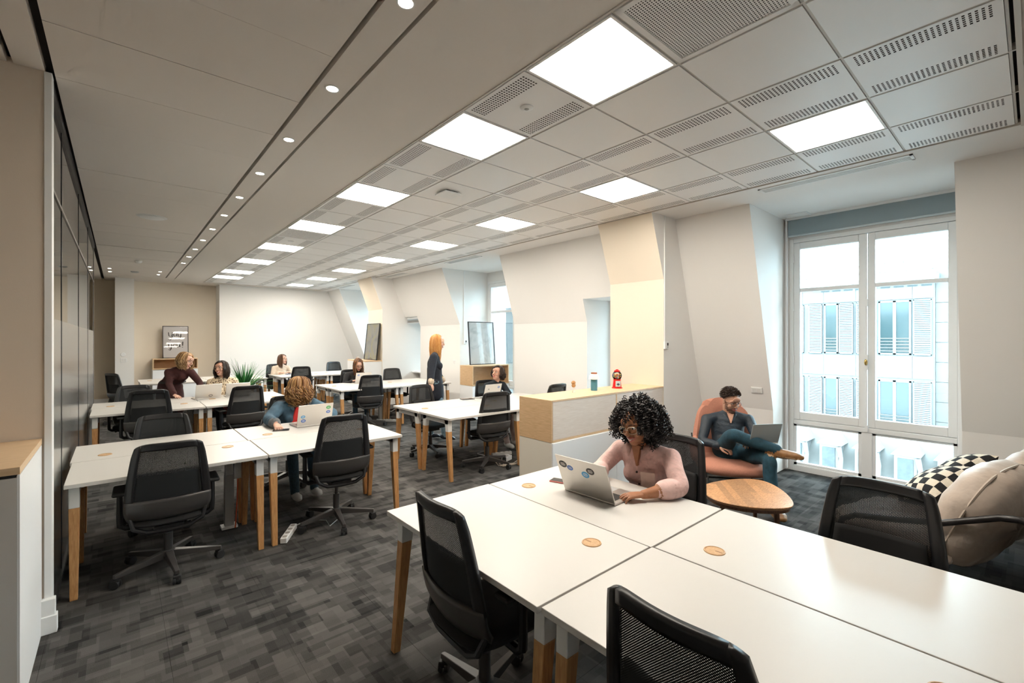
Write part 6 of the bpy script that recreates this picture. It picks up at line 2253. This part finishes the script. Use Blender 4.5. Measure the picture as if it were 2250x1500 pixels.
phone('phone in a pink case lying behind the laptop of the woman in pink', 2.14, 1.98, DH, R_(20), (0.55, 0.16, 0.14))
phone('dark phone under the hand of the woman in the denim jacket', 1.225, 4.93, DH, R_(70), (0.03, 0.03, 0.03))
phone('dark tablet on the desk beside the laptop of the dark sweater', 3.98, 5.62, DH, R_(80), (0.05, 0.06, 0.08), 0.12, 0.2)
t = thing('notebook', 'dark notebook on the desk of the distant woman in cream', 'notebook', (3.34, 12.58, DH), R_(10))
MB().box(-0.1, 0.1, -0.07, 0.07, 0.0005, 0.012).build('cover', mat('nb_blue', (0.06, 0.09, 0.16), 0.5), t, bevel=0.002)
MB().box(-0.097, 0.097, -0.067, 0.072, 0.003, 0.010).build('pages', M_TRIM, t)
t = thing('water_glass', 'clear water glass beside the laptop of the denim jacket', 'glass', (1.865, 5.05, DH))
MB().lathe([(0.030, 0.001), (0.034, 0.08), (0.032, 0.08), (0.028, 0.006)], 20, cap=False).build('wall', M_PART, t, smooth=True)
MB().lathe([(0, 0.001), (0.030, 0.001), (0.028, 0.008), (0, 0.008)], 20, cap=False).build('foot', M_PART, t, smooth=True)
# portable lamp on the divider
t = thing('table_lamp', 'small lamp with a blue base and white shade on the divider', 'lamp', (4.03, 3.24, 1.07))
MB().lathe([(0, 0), (0.036, 0), (0.037, 0.004), (0.037, 0.125), (0, 0.125)], 24, cap=False).build('base', mat('lamp_blue', (0.075, 0.26, 0.36), 0.5), t, smooth=True)
MB().lathe([(0.035, 0.125), (0.062, 0.128), (0.060, 0.135), (0.052, 0.165), (0.034, 0.185), (0.0, 0.186)], 24, cap=False).build('shade', mat('lamp_white', (0.86, 0.82, 0.76), 0.5), t, smooth=True)
MB().lathe([(0, 0.186), (0.034, 0.186), (0.034, 0.202), (0, 0.202)], 24, cap=False).build('cap', mat('terracotta', (0.36, 0.14, 0.075), 0.6), t, smooth=True)
# gumball machine
t = thing('gumball_machine', 'toy red gumball machine full of coloured balls on the divider', 'gumball machine', (4.43, 3.22, 1.07), R_(-42))
M_GRED = mat('gum_red', (0.72, 0.012, 0.012), 0.3)
MB().lathe([(0, 0), (0.062, 0), (0.062, 0.008), (0.052, 0.014), (0.042, 0.09), (0.046, 0.105), (0, 0.105)], 24, cap=False).build('base', M_GRED, t, smooth=True)
MB().sphere((0, 0, 0.148), 0.056, 20, 14).build('globe', thin_glass('gum_glass', (0.97, 0.95, 0.94), 0.12), t, smooth=True)
MB().lathe([(0, 0.222), (0.012, 0.220), (0.020, 0.212), (0.036, 0.204), (0.036, 0.194), (0, 0.194)], 24, cap=False).build('lid', M_GRED, t, smooth=True)
rnd = random.Random(5)
gc = [(0.75, 0.05, 0.04), (0.85, 0.55, 0.05), (0.05, 0.18, 0.55), (0.08, 0.4, 0.12), (0.8, 0.75, 0.2), (0.85, 0.85, 0.85), (0.8, 0.25, 0.05)]
k = 0
while k < 46:
    p = V((rnd.uniform(-1, 1), rnd.uniform(-1, 1), rnd.uniform(-1, 0.45)))
    if p.length > 1:
        continue
    p = p * 0.044 + V((0, 0, 0.146))
    cc_ = gc[k % 7]
    MB().sphere(tuple(p), 0.0085, 8, 6).build('gumball', mat('gum_%d' % (k % 7), cc_, 0.3), t, smooth=True)
    k += 1
MB().box(-0.028, 0.028, -0.062, -0.047, 0.022, 0.088).build('coin_plate', mat('gum_plate', (0.62, 0.72, 0.75), 0.4), t, bevel=0.003)
MB().cyl((0, -0.066, 0.05), (0, -0.060, 0.05), 0.013, n=14).box(-0.018, 0.018, -0.07, -0.06, 0.046, 0.054).build('knob', mat('gum_knob', (0.06, 0.08, 0.12), 0.4), t)
# wooden bird
t = thing('wooden_bird', 'round wooden bird figure on thin legs at the divider end', 'figurine', (3.72, 3.27, 1.07), R_(20))
MB().sphere((0, 0, 0.075), (0.028, 0.022, 0.022), 16, 10).sphere((-0.005, 0, 0.105), (0.026, 0.024, 0.022), 16, 10).build('body', wood('bird_wood', (0.35, 0.17, 0.06), (0.55, 0.30, 0.12), (10, 10, 10), 0.4), t, smooth=True)
MB().cyl((0.008, -0.012, 0.0), (0.004, -0.008, 0.06), 0.0025, n=6).cyl((0.008, 0.012, 0.0), (0.004, 0.008, 0.06), 0.0025, n=6).box(-0.004, 0.022, -0.018, 0.018, 0, 0.003).build('legs', M_WMETAL, t)

# potted spiky plant
t = thing('potted_plant', 'spiky green plant in a pale pot behind the leopard print blouse', 'plant', (1.93, 10.55, 0))
MB().lathe([(0, 0), (0.13, 0), (0.16, 0.03), (0.17, 0.55), (0.155, 0.58), (0.14, 0.56), (0, 0.55)], 28, cap=False).build('pot', mat('pot_pale', (0.66, 0.58, 0.48), 0.6), t, smooth=True)
MB().lathe([(0, 0.552), (0.145, 0.556), (0, 0.565)], 20, cap=False).build('soil', mat('soil', (0.03, 0.02, 0.015), 0.95), t)
rnd = random.Random(9)
GR = [mat('leaf_a', (0.035, 0.20, 0.05), 0.45), mat('leaf_b', (0.08, 0.32, 0.08), 0.45), mat('leaf_c', (0.018, 0.11, 0.032), 0.45)]
for k in range(130):
    a = rnd.uniform(0, 2 * PI)
    el = rnd.uniform(0.05, 1.0)
    L = rnd.uniform(0.46, 0.74)
    w = rnd.uniform(0.011, 0.017)
    dr = V((math.cos(a), math.sin(a), 0))
    sd = V((-math.sin(a), math.cos(a), 0))
    g = MB()
    N = 6
    for j in range(N + 1):
        s = j / N
        p = V((0, 0, 0.56)) + dr * (L * s * (0.25 + 0.72 * el) * (1 - 0.0 * s)) + V((0, 0, L * (s * (1.10 - 0.62 * el) - 0.38 * el * s * s)))
        ww = w * (1 - s ** 2.2) + 0.001
        g.v += [tuple(p - sd * ww), tuple(p + V((0, 0, -0.004))), tuple(p + sd * ww)]
    for j in range(N):
        b = j * 3
        g.f += [(b, b + 1, b + 4, b + 3), (b + 1, b + 2, b + 5, b + 4)]
    g.m = [0] * len(g.f)
    g.build('leaf', GR[k % 3], t, smooth=True, fixn=False)


# ================================================================== PICTURES
def frame(name, label, w, h, art, M, fm=None, fw=0.014):
    t = thing(name, label, 'picture')
    t.matrix_world = M
    MB().box(-w / 2, -w / 2 + fw, -0.02, 0.008, 0, h).box(w / 2 - fw, w / 2, -0.02, 0.008, 0, h).box(-w / 2 + fw, w / 2 - fw, -0.02, 0.008, 0, fw).box(-w / 2 + fw, w / 2 - fw, -0.02, 0.008, h - fw, h).build('frame', fm or M_BLACK, t)
    MB().box(-w / 2 + fw, w / 2 - fw, -0.004, 0.006, fw, h - fw).build('print', art, t)
    MB().box(-w / 2 + fw, w / 2 - fw, -0.016, -0.014, fw, h - fw).build('glazing', MATS.get('picture_glass') or thin_glass('picture_glass', (0.99, 0.99, 0.99), 0.07), t)
    return t


fr = frame('framed_poster', 'framed poster with brush lettering standing on the niche shelf', 0.56, 0.86, mat('poster_grey', (0.78, 0.74, 0.73), 0.6), Tm((1.155, 15.10, 1.132), (R_(-4), 0, 0)))
INK = mat('ink', (0.02, 0.012, 0.010), 0.6)


def stroke(pts, w):
    """brush stroke: flat ribbon of changing width just above the print"""
    P_ = []
    for i in range(len(pts) - 1):
        p0, p1, p2, p3 = [V((pts[max(0, min(len(pts) - 1, i + k))][0], 0, pts[max(0, min(len(pts) - 1, i + k))][1])) for k in (-1, 0, 1, 2)]
        for j in range(6):
            s = j / 6
            P_.append(0.5 * ((2 * p1) + (p2 - p0) * s + (2 * p0 - 5 * p1 + 4 * p2 - p3) * s * s + (3 * p1 - p0 - 3 * p2 + p3) * s ** 3))
    P_.append(V((pts[-1][0], 0, pts[-1][1])))
    g = MB()
    for i, p in enumerate(P_):
        d = P_[min(i + 1, len(P_) - 1)] - P_[max(0, i - 1)]
        d = d.normalized() if d.length > 1e-6 else V((1, 0, 0))
        ww = w * (0.42 + 0.58 * max(0.0, -d.z))      # downstrokes heavy
        nrm = V((-d.z, 0, d.x))
        g.v += [tuple(p + nrm * ww + V((0, -0.0048, 0))), tuple(p - nrm * ww + V((0, -0.0048, 0)))]
    for i in range(len(P_) - 1):
        g.f.append((2 * i, 2 * i + 1, 2 * i + 3, 2 * i + 2))
    g.m = [0] * len(g.f)
    return g


def lower_y(x, z, s):
    return [[(x, z + s), (x + 0.12 * s, z + 0.1 * s), (x + 0.45 * s, z + 0.02 * s), (x + 0.75 * s, z + 0.5 * s), (x + 0.8 * s, z + s)], [(x + 0.8 * s, z + s), (x + 0.72 * s, z - 0.2 * s), (x + 0.45 * s, z - 0.9 * s), (x + 0.1 * s, z - 0.85 * s), (x + 0.35 * s, z - 0.35 * s), (x + 1.0 * s, z + 0.1 * s)]]


def lower_a(x, z, s):
    return [[(x + 0.75 * s, z + 0.8 * s), (x + 0.35 * s, z + s), (x + 0.02 * s, z + 0.5 * s), (x + 0.3 * s, z + 0.02 * s), (x + 0.72 * s, z + 0.5 * s), (x + 0.78 * s, z + 0.95 * s)], [(x + 0.78 * s, z + 0.95 * s), (x + 0.76 * s, z + 0.2 * s), (x + 1.02 * s, z + 0.08 * s)]]


def lower_o(x, z, s):
    return [[(x + 0.45 * s, z + s), (x + 0.05 * s, z + 0.6 * s), (x + 0.3 * s, z + 0.02 * s), (x + 0.7 * s, z + 0.4 * s), (x + 0.5 * s, z + 0.98 * s), (x + 0.95 * s, z + 0.8 * s)]]


def lower_u(x, z, s):
    return [[(x + 0.02 * s, z + s), (x + 0.08 * s, z + 0.2 * s), (x + 0.38 * s, z + 0.02 * s), (x + 0.7 * s, z + 0.5 * s), (x + 0.75 * s, z + s)], [(x + 0.75 * s, z + s), (x + 0.74 * s, z + 0.2 * s), (x + 0.98 * s, z + 0.1 * s)]]


LET = MB()
s = 0.085
for st in lower_y(-0.155, 0.585, s * 1.25) + lower_a(-0.045, 0.585, s) + lower_y(0.048, 0.585, s):
    g = stroke(st, 0.009)
    LET.add(g.v, g.f)
for st in lower_y(-0.155, 0.295, s) + lower_o(-0.06, 0.295, s) + lower_u(0.025, 0.295, s) + [[(0.155, 0.44), (0.15, 0.33)], [(0.148, 0.300), (0.148, 0.285)]]:
    g = stroke(st, 0.012)
    LET.add(g.v, g.f)
LET.build('lettering', INK, fr, fixn=False)


def art_mat(name, cols, scale, dist):
    m = mat(name, cols[0], 0.6)
    nt = m.node_tree
    tc = nt.nodes.new('ShaderNodeTexCoord')
    n = nt.nodes.new('ShaderNodeTexNoise')
    n.inputs['Scale'].default_value = scale
    n.inputs['Detail'].default_value = 5
    n.inputs['Distortion'].default_value = dist
    nt.links.new(tc.outputs['Object'], n.inputs[0])
    r = nt.nodes.new('ShaderNodeValToRGB')
    e = r.color_ramp.elements
    while len(e) < len(cols):
        e.new(0.5)
    for k, c in enumerate(cols):
        e[k].position = 0.3 + 0.4 * k / (len(cols) - 1)
        e[k].color = (*c, 1)
    nt.links.new(n.outputs[0], r.inputs[0])
    nt.links.new(r.outputs[0], nt.nodes['Principled BSDF'].inputs['Base Color'])
    return m


frame('framed_picture', 'tall pale abstract picture leaning on the open shelf by the window', 0.68, 0.92, art_mat('pale_art', [(0.66, 0.70, 0.70), (0.88, 0.90, 0.90), (0.92, 0.92, 0.92)], 3.0, 2.5),
      Tm((5.93, 7.80, 1.097), (R_(-5), 0, R_(0))))
frame('framed_picture', 'dark framed grey green painting leaning on the far cabinet', 0.74, 0.92, art_mat('green_art', [(0.20, 0.22, 0.20), (0.42, 0.42, 0.40), (0.52, 0.46, 0.12), (0.45, 0.45, 0.44)], 2.4, 1.5),
      Tm((4.80, 10.99, 1.118), (R_(-6), 0, R_(-90))))
t = thing('glass_ornament', 'small glass ornament beside the dark framed painting', 'ornament', (4.62, 11.35, 1.115))
MB().lathe([(0, 0.0), (0.05, 0.0), (0.06, 0.03), (0.04, 0.07), (0, 0.085)], 18, cap=False).build('body', mat('ornament', (0.45, 0.38, 0.34), 0.2), t, smooth=True)


# ================================================================== FLOOR AND UNDER-DESK CLUTTER
def power_strip(label, x, y, rz, n=4):
    t = thing('power_strip', label, 'power strip', (x, y, 0), rz)
    L = 0.075 * n
    MB().box(-0.026, 0.026, -L / 2, L / 2, 0, 0.045).build('housing', M_WMETAL, t, bevel=0.006)
    for k in range(n):
        yy = -L / 2 + 0.0375 + 0.075 * k
        MB().lathe([(0, 0), (0.019, 0), (0.019, 0.001), (0, 0.001)], 16, cap=False, M=Tm((0, yy, 0.045))).build('socket', mat('socket_grey', (0.35, 0.33, 0.30), 0.6), t)
    MB().tube([(0, L / 2, 0.02), (0.02, L / 2 + 0.06, 0.012), (0.10, L / 2 + 0.16, 0.008), (0.24, L / 2 + 0.12, 0.008), (0.30, L / 2 - 0.02, 0.008), (0.36, L / 2 + 0.2, 0.008)], 0.004, 6).build('cord', M_CABLE, t, smooth=True)


power_strip('white power strip on the carpet by the paired desk legs', 1.075, 4.09, R_(-30))
power_strip('white power strip on the floor near the turtleneck desk end', 4.10, 8.42, R_(40))
power_strip('white power strip under the desk behind the wooden divider', 4.10, 4.95, R_(75))


def riser(label, x, y, orange=False):
    t = thing('cable_riser', label, 'cable channel', (x, y, 0))
    MB().box(-0.035, 0.035, -0.03, 0.03, 0.02, 0.46).build('lower_channel', M_GREYBOX, t, bevel=0.003)
    MB().box(-0.03, 0.03, -0.025, 0.025, 0.46, 0.71).build('upper_channel', mat('riser_white', (0.6, 0.6, 0.58), 0.5), t, bevel=0.003)
    MB().box(0.035, 0.095, -0.03, 0.03, 0.42, 0.60).build('socket_box', M_WMETAL, t, bevel=0.003)
    MB().box(-0.06, 0.06, -0.05, 0.05, 0.0, 0.02).build('foot', M_WMETAL, t)
    if orange:
        MB().tube([(0.06, -0.04, 0.42), (0.055, -0.045, 0.25), (0.04, -0.05, 0.0)], 0.005, 6).build('orange_cord', mat('orange_cord', (0.75, 0.10, 0.02), 0.5), t, smooth=True)


riser('grey cable channel with an orange cord under the denim desk bank', 0.73, 4.63, True)
riser('grey cable channel under the second desk bank', 0.78, 8.04)
riser('grey cable channel under the turtleneck desk bank', 4.02, 8.72)
t = thing('extension_box', 'white extension box with tangled cables on the floor beside the divider', 'extension box', (3.98, 4.70, 0), R_(20))
MB().box(-0.08, 0.08, -0.04, 0.04, 0.0, 0.06).build('housing', M_WMETAL, t, bevel=0.006)
MB().lathe([(0, 0.06), (0.04, 0.06), (0.03, 0.08), (0, 0.085)], 14, cap=False).build('plug', M_WMETAL, t, smooth=True)
for k in range(3):
    MB().tube([(-0.08, 0.01 * k, 0.03), (-0.2, 0.05 - 0.06 * k, 0.012), (-0.30, -0.05 - 0.03 * k, 0.008), (-0.1, -0.16 - 0.03 * k, 0.008), (0.1, -0.14 - 0.05 * k, 0.008)], 0.005, 6).build('cable', mat('cable_beige', (0.55, 0.45, 0.36), 0.6), t, smooth=True)
t = thing('paper_cup', 'brown paper cup on the floor under the turtleneck desk bank', 'cup', (4.28, 9.32, 0))
MB().lathe([(0, 0), (0.03, 0), (0.042, 0.11), (0.04, 0.11), (0.029, 0.004)], 18, cap=False).build('wall', mat('kraft', (0.30, 0.14, 0.08), 0.8), t, smooth=True)
